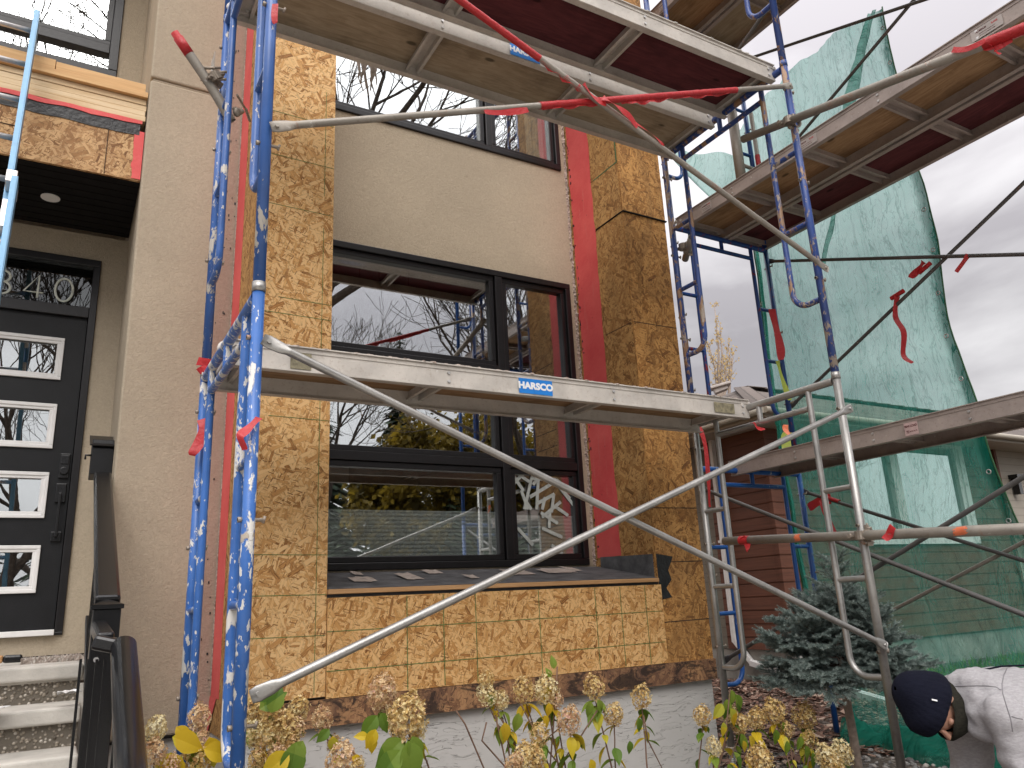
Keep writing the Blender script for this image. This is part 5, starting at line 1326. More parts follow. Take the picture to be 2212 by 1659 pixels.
t5 = shrub((2.05,3.05,G(2,3)), [(1051,1468,36,3.1,3),(1051,1500,44,3.1,2),(1082,1512,36,3.1,2),(1132,1490,50,3.1,3),(1180,1488,56,3.1,2),(1200,1510,34,3.08,1),(1229,1555,54,3.0,1),(1164,1587,46,3.0,3),(1134,1637,62,2.9,0),(1155,1640,50,2.88,4),(1110,1650,40,2.88,1)], 'open hydrangea with many heads in the middle of the foundation', 1.25, 5,
      [(1196,1445,3.1,.06,.0,0,1,0),(1190,1465,3.1,.05,-.3,0,.8,0),(1188,1480,3.1,.09,-.2,0,-1,1),(1058,1500,3.08,.06,.3,0,-1,0),(1120,1540,3.05,.08,-.2,0,-1,0),(1090,1560,3.05,.09,0,0,-1,1),(1185,1518,3.05,.06,0,0,-1,1),(1175,1545,3.0,.06,.2,0,-.5,1)])
shrub((2.35,3.1,G(2,3)), [(1283,1485,48,3.15,3),(1325,1543,46,3.1,0),(1385,1505,46,3.15,3)], 'thin hydrangea with three separate heads below the right of the window sill', 1.5, 6,
      [(1275,1515,3.1,.07,-.2,0,-1,0),(1290,1512,3.1,.07,.5,0,-.9,0),(1378,1550,3.1,.07,.2,0,-1,0),(1360,1600,3.05,.06,0,0,-1,0),(1250,1600,3.0,.06,-.5,0,-.6,1),(1275,1640,3.0,.07,.3,0,-1,1)])
t7 = shrub((2.75,3.15,G(3,3)), [(1517,1545,40,3.15,0),(1541,1612,36,3.05,2),(1574,1540,40,3.15,2),(1597,1562,40,3.15,0),(1634,1552,44,3.15,0)], 'hydrangea with yellowing leaves in front of the silver post foot', 1.2, 7,
      [(1580,1490,3.1,.085,-.05,0,-1,0),(1590,1500,3.1,.10,.35,0,-1,0),(1570,1510,3.1,.10,-.15,0,-1,0),(1560,1520,3.1,.09,-.6,0,-.7,1),(1578,1530,3.08,.10,.4,0,-1,1),(1562,1560,3.05,.07,0,0,-1,1),(1600,1585,3.0,.08,.3,0,-.9,0),(1618,1590,3.0,.08,.6,0,-1,1),(1605,1600,3.0,.06,.3,0,-1,1)])
st = MB(); st.tube([Vector((2.75,3.15,G(3,3))), at(1566,1600,Y=3.08), at(1577,1490,Y=3.1)], [.005,.004,.003], 6); st.build('canes', M['stem'], t7)
shrub((3.2,2.95,G(3,3)), [(1672,1535,50,3.1,0),(1738,1546,54,3.05,0),(1748,1597,36,3.0,3),(1641,1641,58,2.85,4),(1785,1634,50,2.8,2),(1818,1625,48,2.8,2),(1800,1652,50,2.78,0),(1700,1575,30,3.05,3)], 'orange-brown hydrangea nearest the mulch, left of the spruce trunk', 1.3, 8,
      [(1675,1575,3.05,.08,0,0,-1,0),(1730,1590,3.0,.07,-.4,0,-1,0),(1740,1610,2.98,.08,.2,0,-1,0),(1700,1600,3.0,.07,-.1,0,-1,0),(1755,1625,2.9,.08,.1,0,-1,0),(1690,1560,3.05,.07,.4,0,-1,0)])
for i, (pts, lab) in enumerate(((((775,1528),(800,1570),(828,1659)), 'x'), (((912,1552),(930,1600),(945,1659)),'x'))):
    pass
b = MB()
for pts in (((1130,1700),(1041,1600),(1051,1560)),((1102,1650),(1095,1575),(1075,1540)),((985,1535),(1005,1565),(1045,1659)),((1070,1545),(1080,1590),(1095,1659)),((1205,1659),(1255,1590),(1290,1535)),((1188,1659),(1196,1560),(1204,1440)),((1150,1620),(1225,1560),(1240,1520)),((1430,1659),(1400,1600),(1390,1545)),((1215,1659),(1165,1600),(1125,1520))):
    b.tube([Vector((2.05,3.05,G(2,3)))]+[at(x, y, Y=3.08) for x, y in sorted(pts, key=lambda q: -q[1])], .0035, 6)
b.build('canes', M['stem'], t5)
for h in HEADS: bpy.data.objects.remove(h)

# ------------------------------------------------------------------ blue spruce standard
def spruce(base, top, label):
    t = thing('spruce_standard', base, label, 'tree'); base = Vector(base); top = Vector(top)
    b = MB(); b.tube([base, base.lerp(top, .5)+Vector((.008,0,0)), top, top+Vector((0,0,.25))], [.027,.023,.022,.012], 12); b.build('trunk', M['bark_pale'], t)
    r = random.Random(21); nd = MB(); br = MB()
    c0 = top+Vector((0,0,.10))
    def twig(p, d, L):
        n = int(58*L/.07); d = d.normalized(); o1 = d.orthogonal().normalized(); o2 = d.cross(o1)
        for k in range(n):
            s = k/n; a = k*2.4+r.random(); q = p+d*L*s + Vector((0,0,-.006*s))
            e = (o1*math.cos(a)+o2*math.sin(a)); v = (d*.75 + e*.9 + Vector((0,0,.25))).normalized()
            l = .0155*(1.1-.35*abs(s-.4)) + .002*r.random(); sd = v.cross(e if abs(v.dot(e)) < .95 else d).normalized()*.0015
            nd.face([q-sd*1.2, q+sd*1.2, q+v*l])
        for k in range(6):
            a = k*1.05; e = (o1*math.cos(a)+o2*math.sin(a))*.5; v = (d+e).normalized(); q = p+d*L; sd = v.orthogonal().normalized()*.0012
            nd.face([q-sd, q+sd, q+v*.012])
    def branch(p, d, L, depth):
        segs = 6; pts = [p]; dd = d.normalized()
        for k in range(segs):
            dd = (dd + Vector((r.uniform(-.12,.12), r.uniform(-.12,.12), r.uniform(-.05,.10)-.02))).normalized(); pts.append(pts[-1]+dd*L/segs)
        br.tube(pts, [.006*(1-.7*k/segs)*(1 if depth == 0 else .6) for k in range(segs+1)], 5, False)
        for k in range(1 if depth else 2, segs+1):
            q = pts[k]; dr = (pts[k]-pts[k-1]).normalized(); side = dr.cross(Vector((0,0,1))).normalized(); u_ = side.cross(dr)
            if depth == 0:
                for s in (-1, 1):
                    if k < segs+1: branch(q, dr*.75+side*s*(.75+.3*r.random())+u_*r.uniform(-.25,.35), L*.36*(1.25-.5*k/segs), 1)
            else:
                for s in (-1, 1): twig(q, dr*.9+side*s*.8+u_*r.uniform(-.3,.4), .035+.035*r.random())
            twig(pts[k-1], dr, (pts[k]-pts[k-1]).length*1.05)
        twig(pts[-1], dd, .05)
    for k in range(54):
        a = k*2.39996+r.uniform(-.2,.2); el = [-.22,-.05,.1,.3,.55,.95][k % 6]+r.uniform(-.1,.1)
        Lb = .365*(1-.18*max(0,el))*(.75+.35*r.random())
        d = Vector((math.cos(a)*math.cos(el), math.sin(a)*math.cos(el), math.sin(el))); branch(c0+Vector((0,0,.14*max(0,math.sin(el))-.03)), d, Lb, 0)
    branch(c0+Vector((.02,0,.1)), Vector((.12,-.05,1)), .40, 0)
    br.build('branches', M['bark'], t); nd.build('needles', M['needle'], t); return t
tr0 = at(1860,1720,Y=3.02); tt = at(1828,1478,Y=3.02)
spruce((tt.x-.01, 3.02, gz(3.8,3.0)), tt+Vector((-.02,0,.02)), 'small grafted blue spruce with a round bushy head on a bare trunk, between the scaffolds')

# ------------------------------------------------------------------ trees
def tree_mesh(b, p, d, L, r0, depth, r, spread=.6, tips=None, up=.12, minr=.004):
    segs = 4; pts = [Vector(p)]; dd = Vector(d).normalized(); rs = [r0]
    for k in range(segs):
        dd = (dd + Vector((r.uniform(-1,1), r.uniform(-1,1), r.uniform(-.6,1)))*.13 + Vector((0,0,up*.3))).normalized(); pts.append(pts[-1]+dd*L/segs); rs.append(max(minr, r0*(1-.38*(k+1)/segs)))
    b.tube(pts, rs, 7 if r0 > .05 else (5 if r0 > .02 else 3), False)
    if tips is not None and depth <= 2: tips += [(pts[k], dd) for k in range(1, segs+1)]
    if depth == 0: return
    for k in range(3 if depth > 1 else 4):
        a = r.random()*6.28; o1 = dd.orthogonal().normalized(); o2 = dd.cross(o1); s = spread*(.6+.6*r.random())
        nd_ = (dd + (o1*math.cos(a)+o2*math.sin(a))*s).normalized(); i = segs if k == 0 else r.randint(2, segs)
        tree_mesh(b, pts[i], nd_ if k else (dd*1.2+nd_*.5), L*(.62+.22*r.random()), rs[i]*(.72 if k else .85), depth-1, r, spread, tips, up, minr)
def bare_tree(base, hgt, seed, label, d=(0,0,1), depth=6):
    r = random.Random(seed); t = thing('bare_tree', base, label, 'tree', 'bare trees across the street'); b = MB()
    tree_mesh(b, base, d, hgt*.25, hgt*.014, depth, r, .80, None, .10, .009); b.build('trunk', M['bark'], t); return t
def leafy_tree(name, base, hgt, seed, label, mat, size=.22, n=5, grp='leafy trees across the street', dens=5):
    r = random.Random(seed); t = thing(name, base, label, 'tree', grp); b = MB(); tips = []
    tree_mesh(b, base, (0,0,1), hgt*.27, hgt*.02, n, r, .7, tips, .1, .01); b.build('trunk', M['bark'], t)
    f = MB()
    for p, d in tips:
        for k in range(dens):
            c = p+Vector((r.gauss(0,1), r.gauss(0,1), r.gauss(0,1)))*hgt*.022; n_ = Vector((r.uniform(-1,1), r.uniform(-1,1), r.uniform(-1,1))).normalized(); a = n_.orthogonal().normalized()*size*(.5+.6*r.random()); e = n_.cross(a)
            f.face([c-a*.5, c-e*.35, c+a*.5, c+e*.35])
    f.build('crown', M[mat], t); return t
def conifer(base, hgt, rad, seed, label, mat='tree_sp'):
    r = random.Random(seed); t = thing('spruce_tree', base, label, 'tree', 'spruces across the street'); base = Vector(base)
    b = MB(); b.tube([base, base+Vector((0,0,hgt*.98))], [hgt*.016, .02], 8); b.build('trunk', M['bark'], t); f = MB()
    nl = int(hgt*4.5)
    for k in range(nl):
        s = .06+.94*k/nl; z = hgt*s; R_ = rad*(1-s)**.85+.12; nb_ = int(9+12*(1-s))
        for j in range(nb_):
            a = j*6.283/nb_+k*1.3+r.uniform(-.3,.3); L = R_*(.7+.5*r.random()); d = Vector((math.cos(a), math.sin(a), -.28+r.uniform(-.15,.2))); p = base+Vector((0,0,z)); sd = Vector((-math.sin(a), math.cos(a), 0))
            for q in range(4):
                c = p+d*L*(.3+.24*q); w_ = L*.16*(1.25-.2*q); f.face([c-sd*w_, c+d*L*.26+Vector((0,0,-.06*L)), c+sd*w_, c-d*L*.06+Vector((0,0,.05))])
    f.build('crown', M[mat], t); return t
# seen only as reflections in the glass: trees on the far side of the street
GZ2 = -1.5
BT1 = bare_tree((3.9,-7.5,GZ2), 25, 3, 'broad bare tree mirrored in the upper window, straight across the street')
BT2 = bare_tree((11.3,-6.8,GZ2), 24, 8, 'tall bare tree mirrored in the right panes of the window')
bare_tree((-1.0,-8.5,GZ2), 13, 5, 'bare tree mirrored in the lights of the black door')
bare_tree((.9,-8.2,GZ2), 23, 15, 'farther bare tree mirrored in the upstairs window')
bare_tree((18,-5,GZ2), 14, 17, 'bare tree mirrored in the neighbour window')
leafy_tree('yellow_tree', (14.2,-18,GZ2), 11.5, 4, 'yellow-leaved tree mirrored low in the big window', 'tree_y', .30, 5, dens=7)
leafy_tree('yellow_tree', (9.5,-15,GZ2), 8.5, 14, 'smaller yellow-leaved tree mirrored in the panes under the platform', 'tree_y', .28, 5, dens=7)
leafy_tree('yellow_tree', (19,-20,GZ2), 12, 24, 'wide yellow-leaved tree farther along, mirrored at the right of the big window', 'tree_y', .30, 5, dens=7)
conifer((11.8,-20,GZ2), 13.0, 1.9, 2, 'pointed dark spruce mirrored in the big window')
conifer((8.2,-22,GZ2), 9.5, 2.4, 6, 'lower spruce mirrored at the left of the big window')
conifer((16.5,-23,GZ2), 11, 3.0, 9, 'wide spruce behind the yellow trees')
for k, (x, y, h, rd) in enumerate(((4.5,-15,5.0,2.4),(8.0,-15.5,4.6,2.6),(11.5,-14.8,5.2,2.5),(15.0,-15.2,4.9,2.7),(18.5,-15,5.4,2.6),(22.5,-15.5,5.2,2.8),(1.0,-15.2,4.4,2.4))):
    r = random.Random(k+70); cx_ = ['fourth','third','second','nearest','fifth','sixth','seventh'][k]
    conifer((x,y,GZ2), h, rd, 70+k, ['low juniper mass mirrored at the left of the bottom panes','rounded juniper mirrored left of centre in the bottom panes','broad juniper mirrored in the middle of the bottom panes','broad juniper mirrored at the right of the bottom panes','juniper beside the wide yellow tree','farthest juniper along the street','low juniper mirrored in the door lights'][k])
def again(src, x, y, s, rz, label):
    c = copy_tree(src); c.location = (x, y, GZ2); c.scale = (s, s, s); c.rotation_euler = (0, 0, rz); c['label'] = label
for k, (x, y, s, rz) in enumerate(((-5.5,-13,.62,1.0),(-.2,-13.5,.55,2.2),(2.5,-12.5,.6,4.0),(6.5,-12,.62,.7),(22,-9,.75,2.9),(27,-12,.7,5.1),(12.5,-9.5,.8,1.9))):
    again(BT1 if k % 2 else BT2, x, y, s, rz, 'bare street tree mirrored in the glass, ' + ['left of the door lights','directly behind the door lights','between door and big window','at the left edge of the big window','in the neighbour window, left','in the neighbour window, right','in the right pane of the upper window'][k])
SP = conifer((6,-28,GZ2), 11.5, 3.4, 41, 'first dark spruce of the far row mirrored at the left of the big window')
for k, (x, s, rz) in enumerate(((11,1.05,1),(1,.95,2),(16,.9,3),(21,1.1,4),(26.5,1,5),(33,1.15,6),(-4.5,1,2.5),(40,1.1,.5))):
    again(SP, x, -28.5-(k%3), s, rz, 'dark spruce of the far row, number ' + ['two','three','four','five','six','seven','eight','nine'][k] + ' in it, mirrored behind the nearer trees')
# sapling over the neighbour's roof
r = random.Random(2); base = Vector((19.0,19.5,-1)); t = thing('aspen_tree', base, 'slender aspen with a few golden leaves rising behind the neighbour roof', 'tree')
b = MB(); f = MB()
for (x0, y0, x1, y1) in ((1553,850,1543,655),(1556,850,1556,700),(1575,850,1572,730),(1560,850,1568,780),(1550,850,1530,740),(1565,850,1585,760)):
    p = at(x0, y0, Y=19.5); q = at(x1, y1, Y=19.5); b.tube([Vector((p.x,19.5,-1)), p, p.lerp(q,.5)+Vector((.1,0,0)), q], [.09,.06,.035,.012], 6)
    for k in range(16):
        s = r.random(); c = p.lerp(q, s); d = Vector((r.uniform(-1,1), r.uniform(-1,1), 1.0)).normalized(); L = .5*(1-s)+.25
        b.tube([c, c+d*L], [.010,.004], 4, False)
        for j in range(4):
            e = c+d*L*r.random()+Vector((r.uniform(-.08,.08), 0, r.uniform(-.08,.08))); s_ = .042; f.face([e+Vector((-s_,0,0)), e+Vector((0,0,-s_)), e+Vector((s_,0,0)), e+Vector((0,0,s_))])
b.build('trunk', M['bark_pale'], t); f.build('crown', M['aspen'], t)
# ------------------------------------------------------------------ worker
RH = Vector((math.cos(YAW), -math.sin(YAW), 0)); FH_ = Vector((math.sin(YAW), math.cos(YAW), 0)); UZ = Vector((0,0,1))
HC = at(2012, 1520, Y=2.12)
def W(r_, u, f=0): return HC + RH*r_ + UZ*u + FH_*f
PT = thing('person', W(.78,-.85), 'person in grey hoodie, navy knit cap and dark gaiter bending over by the netting', 'person')
def oriented(c, ax_x, ax_y, ax_z):
    mm = Matrix((ax_x, ax_y, ax_z)).transposed(); return lambda p: c + mm @ Vector(p)
crown = (RH*-.86 + UZ*.22 + FH_*-.12).normalized()      # neck -> top of the head
face = (UZ*-.86 - RH*.40 - FH_*.42); face = (face - crown*face.dot(crown)).normalized()
ear = crown.cross(face).normalized()
HT = oriented(HC, ear, face, crown)                      # local x = ear, y = face, z = crown
def skinned(name, chains, mat, sub=2, parent=PT, smooth=0, voxel=0):
    """skin-modifier body: chains of (point, rx, ry)"""
    vs = []; es = []; rad = []; keys = {}
    for ch in chains:
        prev = None
        for (p, rx, ry) in ch:
            k = tuple(round(c, 4) for c in p)
            if k not in keys: keys[k] = len(vs); vs.append(Vector(p)-WL[parent]); rad.append((rx, ry))
            i = keys[k]
            if prev is not None: es.append((prev, i))
            prev = i
    me = bpy.data.meshes.new(name); me.from_pydata(vs, es, []); me.update()
    o = bpy.data.objects.new(name, me); COL.objects.link(o); o.parent = parent; WL[o] = WL[parent]
    md = o.modifiers.new('skin', 'SKIN'); md.use_smooth_shade = True; md.branch_smoothing = .3
    for i, (a, b_) in enumerate(rad): me.skin_vertices[0].data[i].radius = (a, b_)
    me.skin_vertices[0].data[0].use_root = True
    if voxel:
        rm = o.modifiers.new('remesh', 'REMESH'); rm.mode = 'VOXEL'; rm.voxel_size = voxel; rm.use_smooth_shade = True
        sm = o.modifiers.new('smooth', 'SMOOTH'); sm.factor = .6; sm.iterations = smooth
    else:
        s = o.modifiers.new('sub', 'SUBSURF'); s.levels = sub; s.render_levels = sub
    me.materials.append(mat); return o
pel = W(.80,-.20,.02); ch1 = W(.55,-.06,.0); che = W(.30,-.03,.0); nk = W(.17,-.005,0)
body = skinned('body', [
    [(pel,.13,.12),(ch1,.125,.12),(che,.135,.12),(nk,.06,.06),(W(.09,-.01),.062,.062),(W(.0,0),.085,.085)],
    [(che,.135,.12),(W(.24,-.04,-.16),.055,.055),(W(.25,-.27,-.20),.045,.045),(W(.08,-.52,-.16),.032,.032),(W(.02,-.58,-.14),.03,.018)],
    [(che,.135,.12),(W(.24,-.06,.17),.055,.055),(W(.22,-.30,.20),.045,.045),(W(.02,-.52,.12),.032,.032),(W(-.03,-.58,.10),.03,.018)],
    [(pel,.13,.12),(W(.82,-.26,-.11),.085,.085),(W(.55,-.52,-.16),.062,.062),(W(.80,-.80,-.16),.045,.045)],
    [(pel,.13,.12),(W(.82,-.26,.13),.085,.085),(W(.58,-.54,.18),.062,.062),(W(.86,-.80,.18),.045,.045)]], M['skin'], 2)
# head with a face, joined to the same body surface region
hb = MB()
def headfn(p):
    x, y, z = p
    if y > 0 and z < 0: y *= 1.06; x *= .90                 # jaw narrows
    if z < -.05: x *= .82
    return Vector((x, y, z))
b = MB(); b.blob((0,0,0), (.076,.098,.115), 32, 24, 0, headfn)
nose = [(0,.098,-.012),(0,.104,-.030),(0,.121,-.050),(0,.103,-.060)]
b.tube(nose, [.008,.010,.014,.008], 10); b.tube([(-.024,.094,-.079),(0,.101,-.078),(.024,.094,-.079)], .006, 8); b.tube([(-.022,.090,-.088),(0,.099,-.089),(.022,.090,-.088)], .007, 8)
for s in (-1, 1):
    b.tube([(s*.014,.090,.014),(s*.034,.088,.017),(s*.054,.072,.010)], [.003,.0045,.003], 8); b.blob((s*.078,-.005,-.02), (.010,.020,.030), 12, 8)
    b.blob((s*.040,.074,-.040), (.020,.014,.014), 12, 8)
b.v = [HT(p) for p in b.v]; hd = b.build('head', M['skin'], PT)
b = MB()
for s in (-1, 1): b.blob((s*.035,.086,-.002), (.012,.008,.006), 12, 8)
b.v = [HT(p) for p in b.v]; b.build('eyes', M['eye'], hd)
# knit cap
b = MB(); rings = [(-.012,.090,.106,.015),(-.004,.0985,.119,.010),(.012,.101,.123,.0),(.040,.1015,.124,-.004),(.050,.096,.118,-.008),(.07,.096,.118,-.012),(.09,.086,.106,-.018),(.115,.073,.088,-.022),(.135,.055,.064,-.026),(.152,.032,.036,-.028),(.157,.004,.005,-.03)]
nn = 120; i0 = len(b.v)
for (z, rx, ry, cy) in rings:
    for k in range(nn):
        a = 2*math.pi*k/nn; yy = math.sin(a)*ry; tilt = .045*(yy/.12) if z < .05 else .045*(yy/.12)*max(0, 1-(z-.05)/.1)
        p = Vector((math.cos(a)*rx, yy+cy, z+tilt*1.0 - .008)); p *= 1+.09*noise.noise(p*11); rb = 1+.007*math.sin(a*30); p.x *= rb; p.y *= rb; b.v.append(p)
for m_ in range(len(rings)-1):
    for k in range(nn): k2 = (k+1) % nn; b._f([i0+m_*nn+k, i0+m_*nn+k2, i0+(m_+1)*nn+k2, i0+(m_+1)*nn+k], None, True)
b.v = [HT(p) for p in b.v]; cp = b.build('knit_cap', M['beanie'], PT); s = cp.modifiers.new('s', 'SOLIDIFY'); s.thickness = .004; s = cp.modifiers.new('sub','SUBSURF'); s.levels = s.render_levels = 1
b = MB(); b.box(.0990,.1005,.02,.026,.045,.068); b.v = [HT(p) for p in b.v]; b.build('tag', M['white'], cp)
# gaiter over nose, mouth and neck
b = MB(); rings = [(-.028,.080,.110,.012),(-.045,.086,.118,.012),(-.065,.084,.116,.008),(-.085,.080,.108,.0),(-.11,.078,.098,-.012),(-.14,.080,.090,-.025),(-.175,.088,.092,-.035),(-.21,.10,.10,-.045)]
i0 = 0
for (z, rx, ry, cy) in rings:
    for k in range(nn):
        a = 2*math.pi*k/nn; yy = math.sin(a)*ry; p = Vector((math.cos(a)*rx, yy+cy, z - .02*(yy/.11) + .004*math.sin(a*5+z*90))); p *= 1+.05*noise.noise(p*22); b.v.append(p)
for m_ in range(len(rings)-1):
    for k in range(nn): k2 = (k+1) % nn; b._f([i0+m_*nn+k, i0+m_*nn+k2, i0+(m_+1)*nn+k2, i0+(m_+1)*nn+k][::-1], None, True)
b.v = [HT(p) for p in b.v]; gt = b.build('neck_gaiter', M['gaiter'], PT); s = gt.modifiers.new('s', 'SOLIDIFY'); s.thickness = .004; s.offset = 0; s = gt.modifiers.new('sub','SUBSURF'); s.levels = s.render_levels = 1
# hoodie: one remeshed surface, torso + sleeves + hood lying on the back
b = MB()
def loft(secs, n=28):
    i0 = len(b.v)
    for (c, a_, b_, e1, e2) in secs:
        for k in range(n): an = 2*math.pi*k/n; b.v.append(c + e1*math.cos(an)*a_ + e2*math.sin(an)*b_)
    for m_ in range(len(secs)-1):
        for k in range(n): k2 = (k+1) % n; b._f([i0+m_*n+k, i0+m_*n+k2, i0+(m_+1)*n+k2, i0+(m_+1)*n+k], None, True)
    b._f([i0+k for k in range(n)][::-1]); b._f([i0+(len(secs)-1)*n+k for k in range(n)])
tor = [(W(.105,-.01,-.0),.085,.085),(W(.15,-.005,0),.115,.125),(W(.21,-.012,0),.135,.185),(W(.28,-.02,0),.145,.205),(W(.40,-.025,0),.150,.20),(W(.55,-.05,0),.150,.19),(W(.70,-.10,0),.155,.19),(W(.84,-.18,0),.15,.19),(W(.90,-.22,0),.12,.16)]
loft([(c, u_, f_, UZ, FH_) for c, u_, f_ in tor])
sl = [(W(.19,.02,-.12),.085),(W(.215,-.05,-.175),.100),(W(.225,-.13,-.195),.098),(W(.235,-.22,-.205),.090),(W(.235,-.30,-.21),.088),(W(.18,-.36,-.20),.078),(W(.12,-.42,-.185),.066),(W(.07,-.49,-.17),.052),(W(.055,-.515,-.165),.046)]
b.tube([c for c, r_ in sl], [r_ for c, r_ in sl], 24)
sl2 = [(W(.19,.0,.13),.085),(W(.22,-.10,.19),.095),(W(.22,-.30,.205),.085),(W(.12,-.42,.17),.068),(W(.01,-.50,.125),.048)]
b.tube([c for c, r_ in sl2], [r_ for c, r_ in sl2], 24)
b.blob(W(.19,.045,-.01), (.105,.15,.085), 24, 14, .2)          # folded hood
b.blob(W(.16,-.03,-.085), (.065,.085,.115), 24, 14, .1)
# sleeve folds: rolled ridges of cloth
for (r1,u1,f1,r2_,u2,f2,rr_) in ((.12,-.255,-.245,.25,-.30,-.27,.030),(.14,-.315,-.25,.28,-.355,-.25,.028),(.30,-.28,-.20,.20,-.235,-.28,.022),(.13,-.37,-.22,.24,-.42,-.20,.026),(.14,-.20,-.24,.22,-.215,-.28,.018)):
    b.tube([W(r1,u1,f1), W((r1+r2_)/2,(u1+u2)/2+.012,(f1+f2)/2-.015), W(r2_,u2,f2)], [rr_*.5, rr_, rr_*.5], 12)
ho = b.build('hoodie', M['hoodie'], PT)
rm = ho.modifiers.new('remesh', 'REMESH'); rm.mode = 'VOXEL'; rm.voxel_size = .009; rm.use_smooth_shade = True
sm = ho.modifiers.new('smooth', 'SMOOTH'); sm.factor = .7; sm.iterations = 14
tx = bpy.data.textures.new('cloth_folds', 'CLOUDS'); tx.noise_scale = .09; tx.noise_depth = 1
dp = ho.modifiers.new('folds', 'DISPLACE'); dp.texture = tx; dp.strength = .034; dp.mid_level = .5
# seams
b = MB(); b.tube([W(.30,.128,-.09), W(.315,.07,-.185), W(.325,-.03,-.222), W(.335,-.13,-.215)], .0035, 6); b.build('shoulder_seam', M['trousers'], ho) if False else None
b = MB(); b.tube([W(.62,.105,-.02),W(.45,.132,-.03),W(.30,.134,-.03),W(.20,.120,-.03)], .004, 6); b.build('dark_piping', M['beanie'], ho)
skinned('trousers', [[(W(.76,-.17,.02),.165,.15),(W(.86,-.26,.02),.17,.16)],
    [(W(.86,-.26,.02),.17,.16),(W(.80,-.34,-.12),.115,.115),(W(.55,-.54,-.17),.085,.085),(W(.79,-.80,-.17),.07,.07)],
    [(W(.86,-.26,.02),.17,.16),(W(.80,-.34,.15),.115,.115),(W(.58,-.56,.19),.085,.085),(W(.85,-.80,.19),.07,.07)]], M['trousers'], 2)
for f_ in (-.16, .18):
    b = MB(); r0 = .80 if f_ < 0 else .86; b.blob(W(r0-.05,-.835,f_), (.13,.06,.05), 18, 10); b.build('shoe', M['black_paint'], PT)
def hand(wr, fw_, side_, pn, s=1.0):
    """palm and five bent fingers; fw_ = finger direction, side_ = towards the thumb, pn = palm normal"""
    fw_ = fw_.normalized(); side_ = (side_-fw_*side_.dot(fw_)).normalized(); pn = fw_.cross(side_).normalized()
    b = MB(); b.blob(wr+fw_*.045, .0001, 4, 2); i = len(b.v)
    def ap(a, b_, c): return wr+fw_*a*s+side_*b_*s+pn*c*s
    b.tube([ap(-.02,0,0), ap(.02,.0,0), ap(.06,0,.002), ap(.088,0,.002)], [.026*s,.032*s,.038*s,.034*s], 14)
    for k, (o_, L) in enumerate(((.028,.075),(.009,.083),(-.010,.078),(-.028,.060))):
        b.tube([ap(.075,o_,0), ap(.09+L*.33,o_*1.1,-.006), ap(.09+L*.68,o_*1.1,-.022), ap(.09+L*.86,o_*1.05,-.040)], [.0098*s,.0092*s,.0084*s,.0068*s], 10)
    b.tube([ap(.02,.026,0), ap(.045,.052,-.006), ap(.072,.062,-.018), ap(.088,.060,-.028)], [.013*s,.012*s,.0105*s,.008*s], 10)
    b.build('hand', M['skin'], PT)
# stitched seams laid on the fleece where the sleeve meets the shoulder
from mathutils.bvhtree import BVHTree
dg = bpy.context.evaluated_depsgraph_get(); dg.update(); he = ho.evaluated_get(dg); bvh = BVHTree.FromPolygons([v.co for v in he.data.vertices], [tuple(p.vertices) for p in he.data.polygons])
org = ho.parent.location
for ln in (((1720,290),(1665,400),(1640,520),(1650,650),(1700,820),(1760,1000),(1790,1200)),((905,600),(1000,555),(1150,548),(1300,545),(1450,548),(1560,562),(1640,615)),((1770,960),(1850,985),(1936,1000))):
    pts = []
    for i in range(len(ln)-1):
        for j in range(6):
            x = ln[i][0]+(ln[i+1][0]-ln[i][0])*j/6; y = ln[i][1]+(ln[i+1][1]-ln[i][1])*j/6
            d = (CR*(1902+.16*x-CX)/F - CU*(1394+.16*y-CY)/F + FW).normalized(); h_ = bvh.ray_cast(-org, d)
            if h_[0] is not None: pts.append(h_[0]+org)
    if len(pts) > 3:
        b = MB(); b.tube(pts, .0022, 6, False); b.build('seam', M['seam_grey'], ho)
hand(W(.04,-.53,-.16), (-RH*.5-UZ*.9), -FH_, None); hand(W(.0,-.52,.12), (-RH*.5-UZ*.9), FH_, None)

# ------------------------------------------------------------------ sky, sun, render settings
wd_ = bpy.data.worlds.new('World'); sc.world = wd_; wd_.use_nodes = True; nt = wd_.node_tree; nt.nodes.clear()
def wn(t_, **p):
    n_ = nt.nodes.new('ShaderNode'+t_)
    for k, v in p.items(): setattr(n_, k, v)
    return n_
SUN_EL, SUN_AZ = math.radians(48), math.radians(200)   # azimuth clockwise from +Y
sky = wn('TexSky'); sky.sky_type = 'NISHITA'; sky.sun_disc = False; sky.sun_elevation = SUN_EL; sky.sun_rotation = SUN_AZ; sky.air_density = 1.2; sky.dust_density = 3
bg1 = wn('Background'); nt.links.new(sky.outputs[0], bg1.inputs[0]); bg1.inputs[1].default_value = .05
tc = wn('TexCoord'); mp = wn('Mapping'); mp.inputs['Scale'].default_value = (1, 1, 2.6); mp.inputs['Location'].default_value = (.35, .2, .1); nt.links.new(tc.outputs['Generated'], mp.inputs[0])
n1 = wn('TexNoise'); n1.inputs['Scale'].default_value = 1.35; n1.inputs['Detail'].default_value = 7; n1.inputs['Roughness'].default_value = .52; n1.inputs['Distortion'].default_value = .35; nt.links.new(mp.outputs[0], n1.inputs[0])
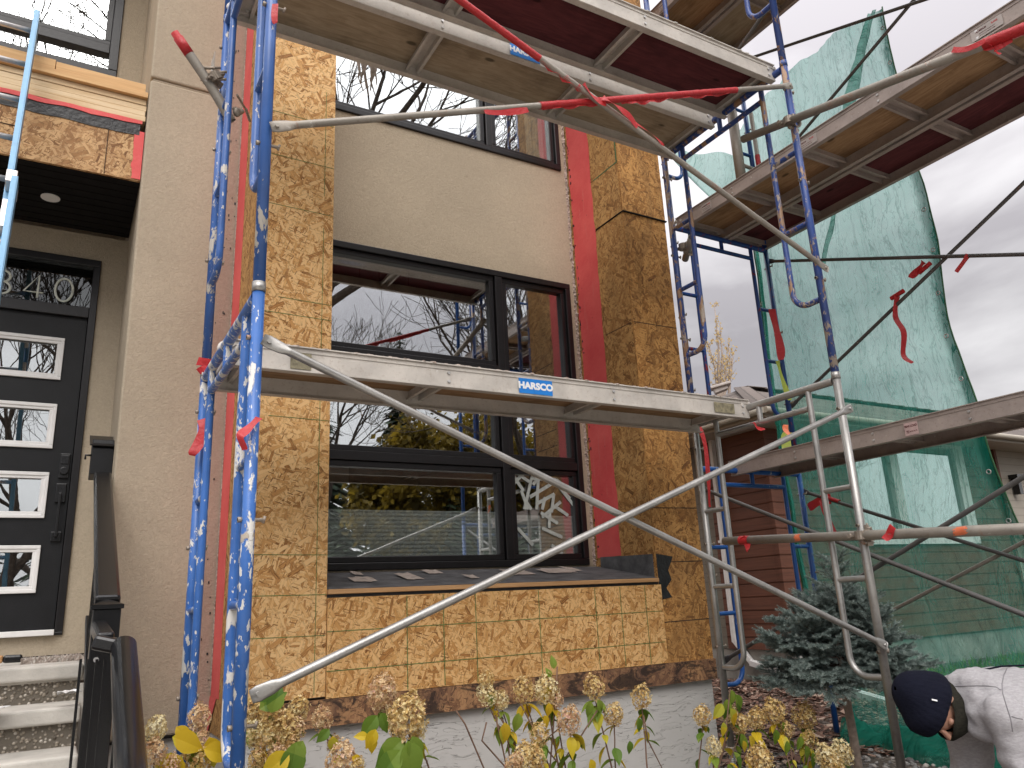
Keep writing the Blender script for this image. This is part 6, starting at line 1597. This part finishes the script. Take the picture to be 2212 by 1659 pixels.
rp = wn('ValToRGB'); e = rp.color_ramp.elements; e[0].position = .40; e[0].color = (.52,.495,.52,1); e[1].position = .60; e[1].color = (1.12,1.10,1.11,1); nt.links.new(n1.outputs[0], rp.inputs[0])
bg2 = wn('Background'); nt.links.new(rp.outputs[0], bg2.inputs[0])
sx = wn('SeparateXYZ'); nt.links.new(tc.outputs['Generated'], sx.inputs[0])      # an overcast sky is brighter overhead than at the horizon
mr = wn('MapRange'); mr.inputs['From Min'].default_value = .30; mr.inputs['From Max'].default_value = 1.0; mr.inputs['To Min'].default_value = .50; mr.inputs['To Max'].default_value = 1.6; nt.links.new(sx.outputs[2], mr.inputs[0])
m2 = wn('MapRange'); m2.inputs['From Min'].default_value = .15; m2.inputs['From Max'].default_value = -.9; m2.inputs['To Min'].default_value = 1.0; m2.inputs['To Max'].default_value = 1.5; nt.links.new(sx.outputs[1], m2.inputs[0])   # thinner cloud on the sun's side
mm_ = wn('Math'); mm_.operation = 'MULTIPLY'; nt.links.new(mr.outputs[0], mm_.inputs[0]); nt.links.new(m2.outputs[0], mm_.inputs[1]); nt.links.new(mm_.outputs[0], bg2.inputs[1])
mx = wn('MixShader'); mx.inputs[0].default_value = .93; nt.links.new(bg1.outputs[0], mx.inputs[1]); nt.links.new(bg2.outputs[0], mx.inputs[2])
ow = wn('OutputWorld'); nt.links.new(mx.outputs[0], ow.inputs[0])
sl_ = bpy.data.lights.new('sun', 'SUN'); sl_.energy = 1.5; sl_.angle = math.radians(45); sl_.color = (1, .965, .92)
so = bpy.data.objects.new('sun', sl_); COL.objects.link(so)
sd_ = Vector((math.sin(SUN_AZ)*math.cos(SUN_EL), math.cos(SUN_AZ)*math.cos(SUN_EL), math.sin(SUN_EL)))
so.rotation_euler = sd_.to_track_quat('Z', 'Y').to_euler(); so.location = sd_*30
vs_ = sc.view_settings; vs_.view_transform = 'Standard'; vs_.look = 'None'; vs_.gamma = 1; vs_.use_curve_mapping = False; vs_.exposure = .88
sc.render.engine = 'CYCLES'; cy = sc.cycles; cy.max_bounces = 8; cy.transparent_max_bounces = 24; cy.glossy_bounces = 4; cy.diffuse_bounces = 3; cy.caustics_reflective = False; cy.caustics_refractive = False
